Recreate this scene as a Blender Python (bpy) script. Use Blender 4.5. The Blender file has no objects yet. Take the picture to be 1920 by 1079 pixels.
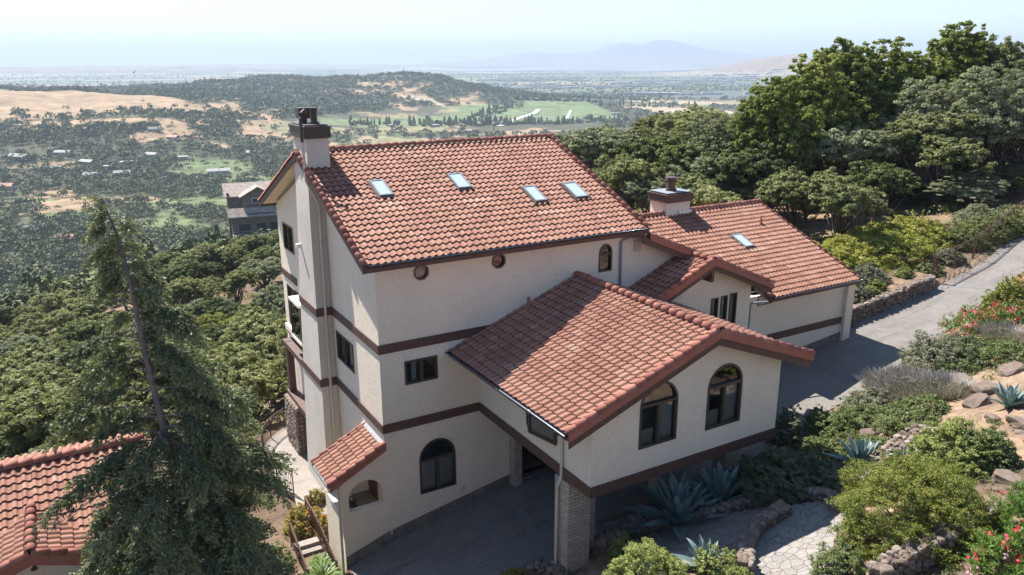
import bpy, math, random
import numpy as np
from mathutils import Vector, Matrix
from mathutils.geometry import tessellate_polygon
S = bpy.context.scene
COL = S.collection
rng = np.random.default_rng(7)
random.seed(7)

# ---------------------------------------------------------------- camera
CX, CY, CZ = -8.401, -23.348, 15.160
PITCH, ROLL, AZ, FPX = .2834146, -.00411, 1.0459376, 1469.1
fwv = np.array([math.cos(AZ), math.sin(AZ), 0.]); rtv = np.array([math.sin(AZ), -math.cos(AZ), 0.])
upv = np.array([0, 0, 1.])
Fv = fwv*math.cos(PITCH)-upv*math.sin(PITCH); U0 = fwv*math.sin(PITCH)+upv*math.cos(PITCH)
Rv = rtv*math.cos(ROLL)+U0*math.sin(ROLL); Uv = U0*math.cos(ROLL)-rtv*math.sin(ROLL)
cam_d = bpy.data.cameras.new('camera'); cam = bpy.data.objects.new('camera', cam_d); COL.objects.link(cam)
M = Matrix(((Rv[0], Uv[0], -Fv[0], CX), (Rv[1], Uv[1], -Fv[1], CY), (Rv[2], Uv[2], -Fv[2], CZ), (0, 0, 0, 1)))
cam.matrix_world = M
cam_d.sensor_width = 36; cam_d.lens = FPX/1920*36; cam_d.clip_start = .2; cam_d.clip_end = 120000
S.camera = cam
# ---------------------------------------------------------------- sky, sun, exposure
SUN_TO = np.array([-.17, .78, 1.0]); SUN_TO /= np.linalg.norm(SUN_TO)
EL = math.asin(SUN_TO[2]); ROT = math.atan2(SUN_TO[0], SUN_TO[1])
w = bpy.data.worlds.new('World'); S.world = w; w.use_nodes = True
nt = w.node_tree; bg = nt.nodes['Background']
sky = nt.nodes.new('ShaderNodeTexSky'); sky.sky_type = 'NISHITA'; sky.sun_disc = False
sky.sun_elevation = EL; sky.sun_rotation = ROT; sky.altitude = 300; sky.air_density = 1.0; sky.dust_density = .1; sky.ozone_density = 3.0
nt.links.new(sky.outputs[0], bg.inputs[0]); bg.inputs[1].default_value = .08
ld = bpy.data.lights.new('sun', 'SUN'); ld.energy = 5.0; ld.angle = math.radians(.53); ld.color = (1, .95, .88)
lo = bpy.data.objects.new('sun', ld); COL.objects.link(lo)
lo.rotation_euler = Vector(SUN_TO).to_track_quat('Z', 'Y').to_euler(); lo.location = (0, 0, 60)
S.view_settings.view_transform = 'Standard'; S.view_settings.look = 'None'
S.view_settings.exposure = 1.32; S.view_settings.gamma = 1; S.view_settings.use_curve_mapping = False
cy = S.cycles; cy.max_bounces = 6; cy.diffuse_bounces = 3; cy.glossy_bounces = 3; cy.transmission_bounces = 4
cy.transparent_max_bounces = 8; cy.volume_bounces = 0; cy.use_denoising = True
cy.sample_clamp_indirect = 6

# ---------------------------------------------------------------- noise in numpy
_tab = np.random.default_rng(3).random((256, 256))
def vnoise(x, y):
    xi = np.floor(x).astype(int); yi = np.floor(y).astype(int); fx = x-xi; fy = y-yi
    fx = fx*fx*(3-2*fx); fy = fy*fy*(3-2*fy)
    a = _tab[xi & 255, yi & 255]; b = _tab[(xi+1) & 255, yi & 255]; c = _tab[xi & 255, (yi+1) & 255]; d = _tab[(xi+1) & 255, (yi+1) & 255]
    return (a*(1-fx)+b*fx)*(1-fy)+(c*(1-fx)+d*fx)*fy
def fbm(x, y, o=4):
    s = 0; a = .5
    for k in range(o):
        s = s+a*vnoise(x*2**k+17.3*k, y*2**k+9.1*k); a *= .5
    return s
def sst(e0, e1, x):
    t = np.clip((x-e0)/(e1-e0), 0, 1); return t*t*(3-2*t)

# ---------------------------------------------------------------- ground heights
def drive_z(X, Y):
    return np.interp(X, [-30, -10, -1.6, 0, 2.8, 5, 19.2, 21, 24, 32, 38, 45, 60, 90], [-7, -3.3, -1.87, -1.35, -.87, -.5, 1.3, 1.58, 1.9, 2.95, 3.5, 4.2, 5.5, 8]) + .02*np.clip(-Y, 0, 12)
YE_X = [-10, 2.0, 3.0, 4.4, 11.4, 12.5, 14, 16, 23, 29, 35, 45, 60]
YE_Y = [-14, -10, -6.6, -5.0, -4.6, -4.8, -4.7, -4.4, -3.9, -2.7, -1.5, .6, 3.5]
def ye(X): return np.interp(X, YE_X, YE_Y)
YB_X = [22, 24.6, 25.5, 32, 38, 45, 60]
YB_Y = [.1, .1, .75, .75, 1.5, 3.3, 7.5]
def yb(X): return np.interp(X, YB_X, YB_Y)
TH = np.array([-60, -34, -20, -8, 0, 3.5, 8, 14, 22, 33, 60.])
RH = np.array([10, 20, 30, 45, 60, 80, 100, 130, 160, 200, 260, 330, 420, 520.])
TZ = np.array([
 [-5, -5, -6, -9, -13, -18, -22, -27, -33, -44, -62, -84, -103, -110],
 [-4, -4, -5, -8, -12, -17, -21, -26, -31, -42, -60, -82, -103, -110],
 [-3, -3, -3.5, -7, -12, -16, -18, -20, -24, -40, -60, -82, -103, -110],
 [-1, -2, -2.5, -5, -9, -12, -14, -16, -22, -40, -60, -82, -103, -110],
 [0, -1, -1, -3, -6, -10, -13, -18, -27, -42, -62, -84, -103, -110],
 [1, 0, 0, 0, 0, 1, 0, -6, -20, -38, -60, -82, -103, -110],
 [2, 1, 0, 0, 1, 2.5, 2.5, -4, -18, -36, -58, -82, -103, -110],
 [4, 3, 2, 1.5, 2, 3, 3.5, -2, -17, -34, -56, -80, -103, -110],
 [6, 5, 3, 3, 3, 3, 3, 1, -8, -25, -48, -74, -100, -110],
 [8, 7, 5, 4, 4, 5, 6, 5, -2, -15, -40, -68, -98, -110],
 [10, 9, 8, 7, 7, 8, 9, 8, 3, -10, -36, -66, -96, -110]])
def macro(th, rho):
    ti = np.clip(np.interp(th, TH, np.arange(len(TH))), 0, len(TH)-1.0001); ri = np.clip(np.interp(rho, RH, np.arange(len(RH))), 0, len(RH)-1.0001)
    a = ti.astype(int); b = ri.astype(int); fa = ti-a; fb = ri-b
    return (TZ[a, b]*(1-fa)+TZ[a+1, b]*fa)*(1-fb)+(TZ[a, b+1]*(1-fa)+TZ[a+1, b+1]*fa)*fb
# hills: (forward, right, height above floor, sigma_f, sigma_r)
HILLS = [(2450, -640, 52, 400, 210), (2500, -330, 54, 400, 170), (2350, -100, 26, 360, 150), (2300, -900, 26, 400, 240), (2500, -1350, 38, 420, 300), (2350, -1850, 42, 420, 260),
         (1480, -900, 42, 200, 200), (1500, -1180, 40, 210, 260), (1250, -560, 26, 180, 130), (1750, -560, 34, 220, 180), (2150, 180, 18, 200, 180), (1050, -800, 16, 160, 240),
         (7200, 2500, 115, 700, 260), (7300, 2150, 60, 700, 300), (3000, 1500, 12, 300, 500), (9500, -5200, 70, 900, 2200), (13500, -4500, 75, 900, 3500)]
MT_X = [300, 560, 700, 800, 850, 900, 960, 1000, 1045, 1095, 1130, 1150, 1180, 1205, 1250, 1290, 1330, 1400, 1480, 1650, 1900]
MT_Y = [124, 123, 121.5, 119, 116, 112, 105, 100, 102.5, 100, 86, 82.5, 88, 79.5, 84, 93, 101, 106, 109, 113, 118]
def far_h(f, r):
    z = np.full_like(f, -110.)
    nz = fbm(f/260+5, r/260+8, 5)
    for hf, hr, hh, sf, sr in HILLS:
        g = np.exp(-.5*(((f-hf)/sf)**2+((r-hr)/sr)**2))
        z = z+hh*g*(.72+.6*nz)
    px = 960+FPX*r/np.maximum(f, 100)/1.0415
    crest = np.interp(px, MT_X, MT_Y)
    D = 17000.
    hm = CZ+(112-crest)/FPX*D*1.0415+110+20
    gm = np.clip(1-np.abs(f-D)/3000, 0, 1)**1.3*(.93+.14*fbm(f/900, r/500, 4))
    z = z+np.clip(hm, 0, None)*gm
    z = z+(5+16*sst(900, 1300, f)*sst(-86, -70, z))*(fbm(f/150, r/110, 4)-.5)*sst(500, 900, np.hypot(f, r))*(1-sst(2600, 3200, f))
    return z
def rect_d(X, Y, x0, x1, y0, y1):
    return np.hypot(np.maximum(np.maximum(x0-X, X-x1), 0), np.maximum(np.maximum(y0-Y, Y-y1), 0))
def near_h(X, Y):
    d = drive_z(X, Y)
    g = np.maximum(0, ye(X)-.25-Y)
    sl = np.interp(X, [0, 3, 6, 30], [.15, .28, .42, .42])
    bump = .25*(fbm(X/1.7, Y/1.7, 3)-.45)*sst(.3, 2, g)
    front = d+sl*g*(1-.014*np.clip(g, 0, 30))+bump
    # west yard and path behind the wing wall
    west = np.full_like(X, -2.45)
    west = west-.25*np.clip(-X-4.2, 0, 30)*sst(0, 3, Y)
    h = np.where(Y < 0, front, d)
    wy = np.where(Y > .25, 1-sst(-.05, .2, X), 1-sst(-1.75, -1.6, X))
    h = h*(1-wy)+wy*np.where(Y > -1.2, west, np.minimum(front, -2.2+.0*X)+0)
    # raised bank in front of the turning area
    bank = 2.75*sst(8.7, 10.0, -Y)*sst(.2, 1.6, X)*(1-sst(5.2, 8.2, X)); h = np.where(Y < -6, np.maximum(h, bank-.3), h)
    # back yard of the house and the bed east of the garage
    bk = sst(11.5, 13, Y)*(X < 24)
    h = h*(1-bk)+bk*(-2.4+.18*np.clip(X, 0, 24))
    bed = (X > 24.2)&(Y > yb(X)+.2)
    h = np.where(bed, d+.12+.53*(1-sst(32.4, 33.4, X))+.02*(Y-yb(X)), h)
    return h
def ground(X, Y):
    X = np.atleast_1d(np.asarray(X, float)); Y = np.atleast_1d(np.asarray(Y, float))
    f = (X-CX)*fwv[0]+(Y-CY)*fwv[1]; r = (X-CX)*rtv[0]+(Y-CY)*rtv[1]
    rho = np.hypot(f, r); th = np.degrees(np.arctan2(r, f))
    m = macro(th, rho)+.8*(fbm(X/9, Y/9, 3)-.45)
    fh = far_h(f, r)
    t = sst(430, 640, rho); z = m*(1-t)+fh*t
    dn = np.minimum(rect_d(X, Y, -6, 24, -30, 12.5), rect_d(X, Y, 24, 62, -36, 4.5))
    wn = 1-sst(0, 9, dn)
    z = z*(1-wn)+near_h(X, Y)*wn
    return z-rho**2/1.46e7
def gz(x, y): return float(ground(x, y)[0])
def ray_dir(px, py): return Fv+Rv*(px-960)/FPX-Uv*(py-539.5)/FPX
def at_px(px, py, dmin=25., lift=0.):
    """point of the ground the eye meets in that direction"""
    d = ray_dir(px, py); ts = dmin*1.004**np.arange(1800)
    X = CX+d[0]*ts; Y = CY+d[1]*ts; Z = CZ+d[2]*ts
    hit = np.nonzero(Z < ground(X, Y)+lift)[0]
    i = hit[0] if len(hit) else len(ts)-1
    return float(X[i]), float(Y[i]), float(ts[i])

# ---------------------------------------------------------------- materials
def mat(name):
    m = bpy.data.materials.new(name); m.use_nodes = True
    n = m.node_tree; b = n.nodes['Principled BSDF']; return m, n, b
def NN(n, t, **k):
    x = n.nodes.new(t)
    for a, v in k.items(): setattr(x, a, v)
    return x
def ramp(n, src, stops):
    r = NN(n, 'ShaderNodeValToRGB'); e = r.color_ramp.elements
    while len(e) < len(stops): e.new(.5)
    for k, (p, c) in enumerate(stops):
        e[k].position = p; e[k].color = (*c, 1) if len(c) == 3 else c
    n.links.new(src, r.inputs[0]); return r.outputs[0]
def noise(n, scale, detail=4, rough=.55, vec=None, dim='3D'):
    x = NN(n, 'ShaderNodeTexNoise'); x.inputs['Scale'].default_value = scale; x.inputs['Detail'].default_value = detail; x.inputs['Roughness'].default_value = rough
    if vec is None:
        g = NN(n, 'ShaderNodeNewGeometry'); vec = g.outputs['Position']
    n.links.new(vec, x.inputs['Vector']); return x.outputs['Fac']
def mixc(n, fac, a, b, mode='MIX'):
    x = NN(n, 'ShaderNodeMix', data_type='RGBA', blend_type=mode)
    for s, v in ((x.inputs[0], fac), (x.inputs[6], a), (x.inputs[7], b)):
        if hasattr(v, 'node'): n.links.new(v, s)
        elif isinstance(v, tuple): s.default_value = (*v, 1)
        else: s.default_value = v
    return x.outputs[2]
def bump(n, b, src, strength, dist):
    x = NN(n, 'ShaderNodeBump'); x.inputs['Strength'].default_value = strength; x.inputs['Distance'].default_value = dist
    n.links.new(src, x.inputs['Height']); n.links.new(x.outputs[0], b.inputs['Normal'])
def stucco(name, c, stain=.12):
    m, n, b = mat(name)
    f = noise(n, .55, 5); f2 = noise(n, 9, 3)
    col = ramp(n, f, [(.3, tuple(v*(1-stain) for v in c)), (.7, c)])
    col = mixc(n, .25, col, ramp(n, f2, [(.35, tuple(v*.8 for v in c)), (.65, tuple(min(1, v*1.1) for v in c))]))
    # rain streaks running down the plaster
    g = NN(n, 'ShaderNodeNewGeometry'); mp = NN(n, 'ShaderNodeMapping'); mp.inputs['Scale'].default_value = (3.2, 3.2, .22)
    n.links.new(g.outputs['Position'], mp.inputs[0]); s = noise(n, 1, 4, .6, mp.outputs[0])
    col = mixc(n, ramp(n, s, [(.5, (0, 0, 0)), (.8, (.14, .14, .14))]), col, tuple(v*.72 for v in c))
    n.links.new(col, b.inputs['Base Color']); b.inputs['Roughness'].default_value = .92
    vz = NN(n, 'ShaderNodeTexVoronoi', feature='DISTANCE_TO_EDGE'); vz.inputs['Scale'].default_value = .42
    wn_ = NN(n, 'ShaderNodeTexNoise'); wn_.inputs['Scale'].default_value = 1.6; wn_.inputs['Detail'].default_value = 5; n.links.new(g.outputs['Position'], wn_.inputs['Vector'])
    wa = NN(n, 'ShaderNodeVectorMath', operation='MULTIPLY_ADD'); n.links.new(wn_.outputs['Color'], wa.inputs[0]); wa.inputs[1].default_value = (.9,)*3; n.links.new(g.outputs['Position'], wa.inputs[2]); n.links.new(wa.outputs[0], vz.inputs['Vector'])
    ck = ramp(n, vz.outputs['Distance'], [(0, (.22, .22, .22)), (.008, (0, 0, 0))]); col2 = mixc(n, ck, col, tuple(v*.5 for v in c)); n.links.new(col2, b.inputs['Base Color'])
    ad = NN(n, 'ShaderNodeMath', operation='ADD'); n.links.new(noise(n, 28, 4, .7), ad.inputs[0]); n.links.new(noise(n, 3.5, 4, .6), ad.inputs[1])
    bump(n, b, ad.outputs[0], 1.0, .025); return m
def plain(name, c, rough=.6, metal=0., nscale=6, var=.25, bmp=0.):
    m, n, b = mat(name)
    f = noise(n, nscale, 4)
    n.links.new(ramp(n, f, [(.3, tuple(v*(1-var) for v in c)), (.7, tuple(min(1, v*(1+var)) for v in c))]), b.inputs['Base Color'])
    b.inputs['Roughness'].default_value = rough; b.inputs['Metallic'].default_value = metal
    if bmp: bump(n, b, noise(n, nscale*3, 4, .7), bmp, .03)
    return m
def tint_mat(name, stops, rough=.7, trans=0., nscale=1.5, objvar=.0, spec=.3, attr='tint', noisemix=.35, bmp=0.):
    """colour driven by the per-face attribute 'tint' plus slow noise; every stop is a colour the thing has"""
    m, n, b = mat(name)
    a = NN(n, 'ShaderNodeAttribute', attribute_name=attr)
    f = noise(n, nscale, 3)
    s = NN(n, 'ShaderNodeMath', operation='MULTIPLY_ADD'); n.links.new(f, s.inputs[0]); s.inputs[1].default_value = noisemix; 
    s0 = NN(n, 'ShaderNodeMath', operation='MULTIPLY'); n.links.new(a.outputs['Fac'], s0.inputs[0]); s0.inputs[1].default_value = 1-noisemix
    n.links.new(s0.outputs[0], s.inputs[2])
    val = s.outputs[0]
    if objvar:
        oi = NN(n, 'ShaderNodeObjectInfo'); q = NN(n, 'ShaderNodeMath', operation='MULTIPLY_ADD'); n.links.new(oi.outputs['Random'], q.inputs[0]); q.inputs[1].default_value = objvar
        q2 = NN(n, 'ShaderNodeMath', operation='SUBTRACT'); n.links.new(val, q2.inputs[0]); q2.inputs[1].default_value = objvar*.5
        n.links.new(q2.outputs[0], q.inputs[2]); val = q.outputs[0]
    col = ramp(n, val, stops)
    n.links.new(col, b.inputs['Base Color']); b.inputs['Roughness'].default_value = rough
    b.inputs['Specular IOR Level'].default_value = spec
    if bmp: bump(n, b, noise(n, 40, 3, .7), bmp, .01)
    if trans:
        t = NN(n, 'ShaderNodeBsdfTranslucent'); mx = NN(n, 'ShaderNodeMixShader'); mx.inputs[0].default_value = trans
        br = mixc(n, 1., col, (1.2, 1.2, .78), 'MULTIPLY')
        n.links.new(br, t.inputs[0]); n.links.new(b.outputs[0], mx.inputs[1]); n.links.new(t.outputs[0], mx.inputs[2])
        n.links.new(mx.outputs[0], n.nodes['Material Output'].inputs[0])
    return m
CREAM = (.80, .69, .56)
M_ST = stucco('cream_stucco', CREAM)
M_CH = stucco('rough_chimney_stucco', (.62, .56, .49), .2)
M_WHITE = plain('white_painted_trim', (.74, .72, .68), .55, 0, 4, .06)
M_BR = plain('brown_painted_wood', (.085, .042, .032), .6, 0, 8, .25)
M_CAPM = plain('dark_bronze_cap_metal', (.052, .036, .033), .5, .2, 8, .2)
M_BRM = plain('brown_painted_metal', (.10, .05, .04), .45, .3, 8, .2)
M_GUT = plain('dark_gutter_metal', (.12, .13, .15), .22, .85, 5, .2)
M_PIPE = plain('cream_downpipe_metal', (.5, .45, .38), .5, 0, 5, .1)
M_FRAME = plain('bronze_window_frame', (.075, .06, .05), .4, .3, 8, .15)
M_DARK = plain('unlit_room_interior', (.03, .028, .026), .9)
M_BLIND = plain('pale_window_blind', (.52, .54, .54), .8, 0, 3, .1)
M_CURT = plain('beige_curtain', (.36, .31, .25), .9, 0, 3, .2)
M_FLASH = plain('galvanised_flashing', (.20, .225, .25), .7, 0, 6, .15)
TILE_STOPS = [(0, (.03, .016, .014)), (.12, (.11, .045, .036)), (.2, (.215, .093, .062)), (.45, (.30, .147, .100)), (.65, (.355, .19, .132)), (.85, (.40, .26, .19)), (1, (.45, .34, .26))]  # first stop paints the shade of the dirty open gap under each lip
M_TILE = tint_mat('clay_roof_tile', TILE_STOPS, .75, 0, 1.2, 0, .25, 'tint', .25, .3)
M_CAP = tint_mat('clay_cap_tile', [(0, (.16, .055, .042)), (.4, (.28, .105, .075)), (.8, (.38, .165, .12)), (1, (.42, .26, .2))], .75, 0, 2.2, 0, .25, 'tint', .45, .3)
def glass_mat():
    m, n, b = mat('window_glass'); out = n.nodes['Material Output']
    t = NN(n, 'ShaderNodeBsdfTransparent'); t.inputs[0].default_value = (.62, .66, .68, 1)
    g = NN(n, 'ShaderNodeBsdfGlossy'); g.inputs['Roughness'].default_value = .02; g.inputs[0].default_value = (.9, .95, 1, 1)
    fr = NN(n, 'ShaderNodeFresnel'); fr.inputs[0].default_value = 1.9
    mx = NN(n, 'ShaderNodeMixShader'); n.links.new(fr.outputs[0], mx.inputs[0]); n.links.new(t.outputs[0], mx.inputs[1]); n.links.new(g.outputs[0], mx.inputs[2]); n.links.new(mx.outputs[0], out.inputs[0]); return m
M_GLASS = glass_mat()
def skyl():
    m, n, b = mat('skylight_glass'); b.inputs['Base Color'].default_value = (.42, .50, .53, 1); b.inputs['Roughness'].default_value = .12; b.inputs['Specular IOR Level'].default_value = .8
    return m
M_SKYL = skyl()
def stone_mat(name, a, b_, c, scale, mortar=(.12, .10, .08), mw=.035, bm=.8):
    m, n, b = mat(name)
    g = NN(n, 'ShaderNodeNewGeometry')
    nz = NN(n, 'ShaderNodeTexNoise'); nz.inputs['Scale'].default_value = scale*1.2; n.links.new(g.outputs['Position'], nz.inputs['Vector'])
    wv = NN(n, 'ShaderNodeVectorMath', operation='MULTIPLY_ADD'); n.links.new(nz.outputs['Color'], wv.inputs[0]); wv.inputs[1].default_value = (.35/scale,)*3; n.links.new(g.outputs['Position'], wv.inputs[2])
    v = NN(n, 'ShaderNodeTexVoronoi'); v.inputs['Scale'].default_value = scale; n.links.new(wv.outputs[0], v.inputs['Vector'])
    e = NN(n, 'ShaderNodeTexVoronoi', feature='DISTANCE_TO_EDGE'); e.inputs['Scale'].default_value = scale; n.links.new(wv.outputs[0], e.inputs['Vector'])
    sp = NN(n, 'ShaderNodeSeparateColor'); n.links.new(v.outputs['Color'], sp.inputs[0])
    col = ramp(n, sp.outputs[0], [(0, a), (.5, b_), (1, c)])
    col = mixc(n, .5, col, ramp(n, noise(n, 14, 5, .7), [(.3, tuple(q*.5 for q in b_)), (.7, tuple(q*1.3 for q in b_))]))
    k = ramp(n, e.outputs['Distance'], [(0, (0, 0, 0)), (mw, (1, 1, 1))])
    col = mixc(n, k, mortar, col)
    n.links.new(col, b.inputs['Base Color']); b.inputs['Roughness'].default_value = .9
    ad = NN(n, 'ShaderNodeMath', operation='MULTIPLY_ADD'); n.links.new(noise(n, 20, 4), ad.inputs[0]); ad.inputs[1].default_value = .35; n.links.new(k, ad.inputs[2])
    bump(n, b, ad.outputs[0], bm, .04); return m
M_FLAG = stone_mat('flagstone_paving', (.14, .125, .115), (.26, .24, .22), (.20, .18, .16), 3.3, (.11, .095, .08), .025)
M_BASE = stone_mat('dark_ledge_stone_base', (.11, .095, .08), (.21, .175, .14), (.15, .145, .14), 2.6, (.06, .055, .05))
M_ROCK = tint_mat('fieldstone', [(0, (.07, .05, .04)), (.35, (.15, .112, .088)), (.7, (.24, .195, .165)), (1, (.34, .31, .28))], .9, 0, 5, 0, .2, 'tint', .5, .8)
M_COBBLE = tint_mat('river_cobble', [(0, (.13, .095, .075)), (.5, (.26, .20, .16)), (1, (.38, .33, .29))], .85, 0, 5, 0, .2, 'tint', .4, .5)
def brick_mat():
    m, n, b = mat('cream_slump_brick')
    tc = NN(n, 'ShaderNodeTexCoord')
    br = NN(n, 'ShaderNodeTexBrick'); n.links.new(tc.outputs['UV'], br.inputs['Vector'])
    br.inputs['Scale'].default_value = 1; br.inputs['Brick Width'].default_value = .3; br.inputs['Row Height'].default_value = .11; br.inputs['Mortar Size'].default_value = .012
    br.inputs['Color1'].default_value = (.50, .42, .34, 1); br.inputs['Color2'].default_value = (.36, .30, .245, 1); br.inputs['Mortar'].default_value = (.2, .17, .14, 1)
    n.links.new(br.outputs[0], b.inputs['Base Color']); b.inputs['Roughness'].default_value = .9
    iv = NN(n, 'ShaderNodeMath', operation='SUBTRACT'); iv.inputs[0].default_value = 1; n.links.new(br.outputs['Fac'], iv.inputs[1])
    bump(n, b, iv.outputs[0], .8, .02); return m
M_BRICK = brick_mat()
def concrete_mat(name, lo_, hi):
    m, n, b = mat(name)
    col = ramp(n, noise(n, .7, 6, .65), [(.3, lo_), (.7, hi)])
    col = mixc(n, .4, col, ramp(n, noise(n, 11, 5, .7), [(.35, tuple(v*.7 for v in lo_)), (.65, tuple(v*1.2 for v in hi))]))
    g = NN(n, 'ShaderNodeNewGeometry'); mp = NN(n, 'ShaderNodeMapping'); mp.inputs['Rotation'].default_value = (0, 0, .15); mp.inputs['Scale'].default_value = (.16, 1.5, 1)
    n.links.new(g.outputs['Position'], mp.inputs[0])
    col = mixc(n, ramp(n, noise(n, 1, 5, .7, mp.outputs[0]), [(.5, (0, 0, 0)), (.72, (.55, .55, .55))]), col, tuple(v*.55 for v in lo_))
    n.links.new(col, b.inputs['Base Color']); b.inputs['Roughness'].default_value = .85
    bump(n, b, noise(n, 30, 4, .7), .3, .01); return m
M_CONC = concrete_mat('weathered_concrete', (.125, .113, .10), (.215, .195, .175))
M_CONC2 = concrete_mat('pale_path_concrete', (.22, .19, .165), (.31, .27, .235))
M_AGG = tint_mat('exposed_aggregate', [(0, (.07, .07, .075)), (.5, (.16, .155, .15)), (.8, (.36, .35, .34)), (1, (.6, .58, .55))], .9, 0, 26, 0, .3, 'tint', 1., .5)

# ---------------------------------------------------------------- mesh builder
class MB:
    def __init__(s): s.v = []; s.f = []; s.t = []; s.m = []; s.n = 0; s.c = []
    def cut(s):
        if s.n and (not s.c or s.c[-1][0] != len(s.v)): s.c.append((len(s.v), len(s.f), s.n))
        return s
    def add(s, verts, faces, tint=.5, mi=0):
        verts = np.asarray(verts, float).reshape(-1, 3)
        for f in faces: s.f.append(tuple(int(i)+s.n for i in f)); s.t.append(tint); s.m.append(mi)
        s.v.append(verts); s.n += len(verts)
    def box(s, a, b, tint=.5, mi=0, M=None):
        x0, y0, z0 = a; x1, y1, z1 = b
        v = np.array([(x0, y0, z0), (x1, y0, z0), (x1, y1, z0), (x0, y1, z0), (x0, y0, z1), (x1, y0, z1), (x1, y1, z1), (x0, y1, z1)], float)
        if M is not None: v = v@M[0].T+M[1]
        s.add(v, [(0, 3, 2, 1), (4, 5, 6, 7), (0, 1, 5, 4), (1, 2, 6, 5), (2, 3, 7, 6), (3, 0, 4, 7)], tint, mi)
    def beam(s, p, q, w, h, up=(0, 0, 1), tint=.5, mi=0, off=0.):
        """bar from p to q, w wide, h tall hanging below the line"""
        p = np.array(p, float); q = np.array(q, float); d = q-p; L = np.linalg.norm(d); d = d/L
        u = np.array(up, float); sd = np.cross(d, u); sd /= np.linalg.norm(sd); u = np.cross(sd, d)
        R = np.stack([d, sd, u], 1); s.box((0, -w/2, -h+off), (L, w/2, off), tint, mi, (R, p))
    def tube(s, pts, rad, seg=8, tint=.5, mi=0, cap=True):
        pts = np.array(pts, float); rad = np.broadcast_to(np.array(rad, float), (len(pts),)); rings = []
        up = np.array([0, 0, 1.])
        for i, p in enumerate(pts):
            d = pts[min(i+1, len(pts)-1)]-pts[max(i-1, 0)]; d = d/(np.linalg.norm(d)+1e-9)
            a = np.cross(d, up if abs(d[2]) < .95 else np.array([1., 0, 0])); a /= np.linalg.norm(a); b = np.cross(d, a)
            t = np.linspace(0, 2*np.pi, seg, endpoint=False)
            rings.append(p+rad[i]*(np.cos(t)[:, None]*a+np.sin(t)[:, None]*b))
        F = []
        for i in range(len(pts)-1):
            for k in range(seg): F.append((i*seg+k, i*seg+(k+1) % seg, (i+1)*seg+(k+1) % seg, (i+1)*seg+k))
        if cap: F += [tuple(range(seg)), tuple(reversed(range((len(pts)-1)*seg, len(pts)*seg)))]
        s.add(np.concatenate(rings), F, tint, mi)
    def obj(s, name, mats, parent=None, smooth=False, loc=None):
        if s.c:
            b = [(0, 0, 0)]+s.c+[(len(s.v), len(s.f), s.n)]; out = []
            for p, q in zip(b[:-1], b[1:]):
                if p[0] == q[0]: continue
                k = MB(); k.v = s.v[p[0]:q[0]]; k.f = [tuple(i-p[2] for i in f) for f in s.f[p[1]:q[1]]]; k.t = s.t[p[1]:q[1]]; k.m = s.m[p[1]:q[1]]; k.n = q[2]-p[2]; out.append(k.obj(name, mats, parent, smooth, loc))
            return out[0]
        me = bpy.data.meshes.new(name)
        v = np.concatenate(s.v) if s.v else np.zeros((0, 3))
        if loc is not None: v = v-np.array(loc)
        me.from_pydata(v.tolist(), [], s.f)
        a = me.attributes.new('tint', 'FLOAT', 'FACE'); a.data.foreach_set('value', np.array(s.t, 'f'))
        mats = mats if isinstance(mats, (list, tuple)) else [mats]
        for m in mats: me.materials.append(m)
        me.polygons.foreach_set('material_index', np.array(s.m, 'i'))
        if smooth: me.polygons.foreach_set('use_smooth', np.ones(len(me.polygons), bool))
        me.update()
        o = bpy.data.objects.new(name, me); COL.objects.link(o)
        if loc is not None: o.location = loc
        if parent is not None: o.parent = parent
        return o
def quads_mesh(name, V, nper=4, tint=None, mi=None):
    """V (n*nper,3) separate polygons"""
    n = len(V)//nper; me = bpy.data.meshes.new(name)
    me.vertices.add(len(V)); me.vertices.foreach_set('co', np.ascontiguousarray(V, 'f').ravel())
    me.loops.add(len(V)); me.loops.foreach_set('vertex_index', np.arange(len(V), dtype='i'))
    me.polygons.add(n); me.polygons.foreach_set('loop_start', np.arange(0, len(V), nper, dtype='i'))
    me.polygons.foreach_set('loop_total', np.full(n, nper, 'i'))
    me.update(calc_edges=True)
    if tint is not None:
        a = me.attributes.new('tint', 'FLOAT', 'FACE'); a.data.foreach_set('value', np.ascontiguousarray(tint, 'f'))
    if mi is not None: me.polygons.foreach_set('material_index', np.ascontiguousarray(mi, 'i'))
    return me
def link(name, me, parent=None, loc=(0, 0, 0), rz=0, sc=1):
    o = bpy.data.objects.new(name, me); COL.objects.link(o); o.location = loc; o.rotation_euler = (0, 0, rz)
    o.scale = (sc, sc, sc) if np.isscalar(sc) else sc
    if parent is not None: o.parent = parent
    return o
def tag(o, label=None, cat=None, group=None, kind=None):
    if label: o['label'] = label
    if cat: o['category'] = cat
    if group: o['group'] = group
    if kind: o['kind'] = kind
    return o
def empty(name, loc, label, cat, group=None, rz=0, sc=1):
    o = bpy.data.objects.new(name, None); COL.objects.link(o); o.location = loc; o.rotation_euler = (0, 0, rz)
    o.scale = (sc, sc, sc) if np.isscalar(sc) else sc
    o.empty_display_size = .3
    return tag(o, label, cat, group)

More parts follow.
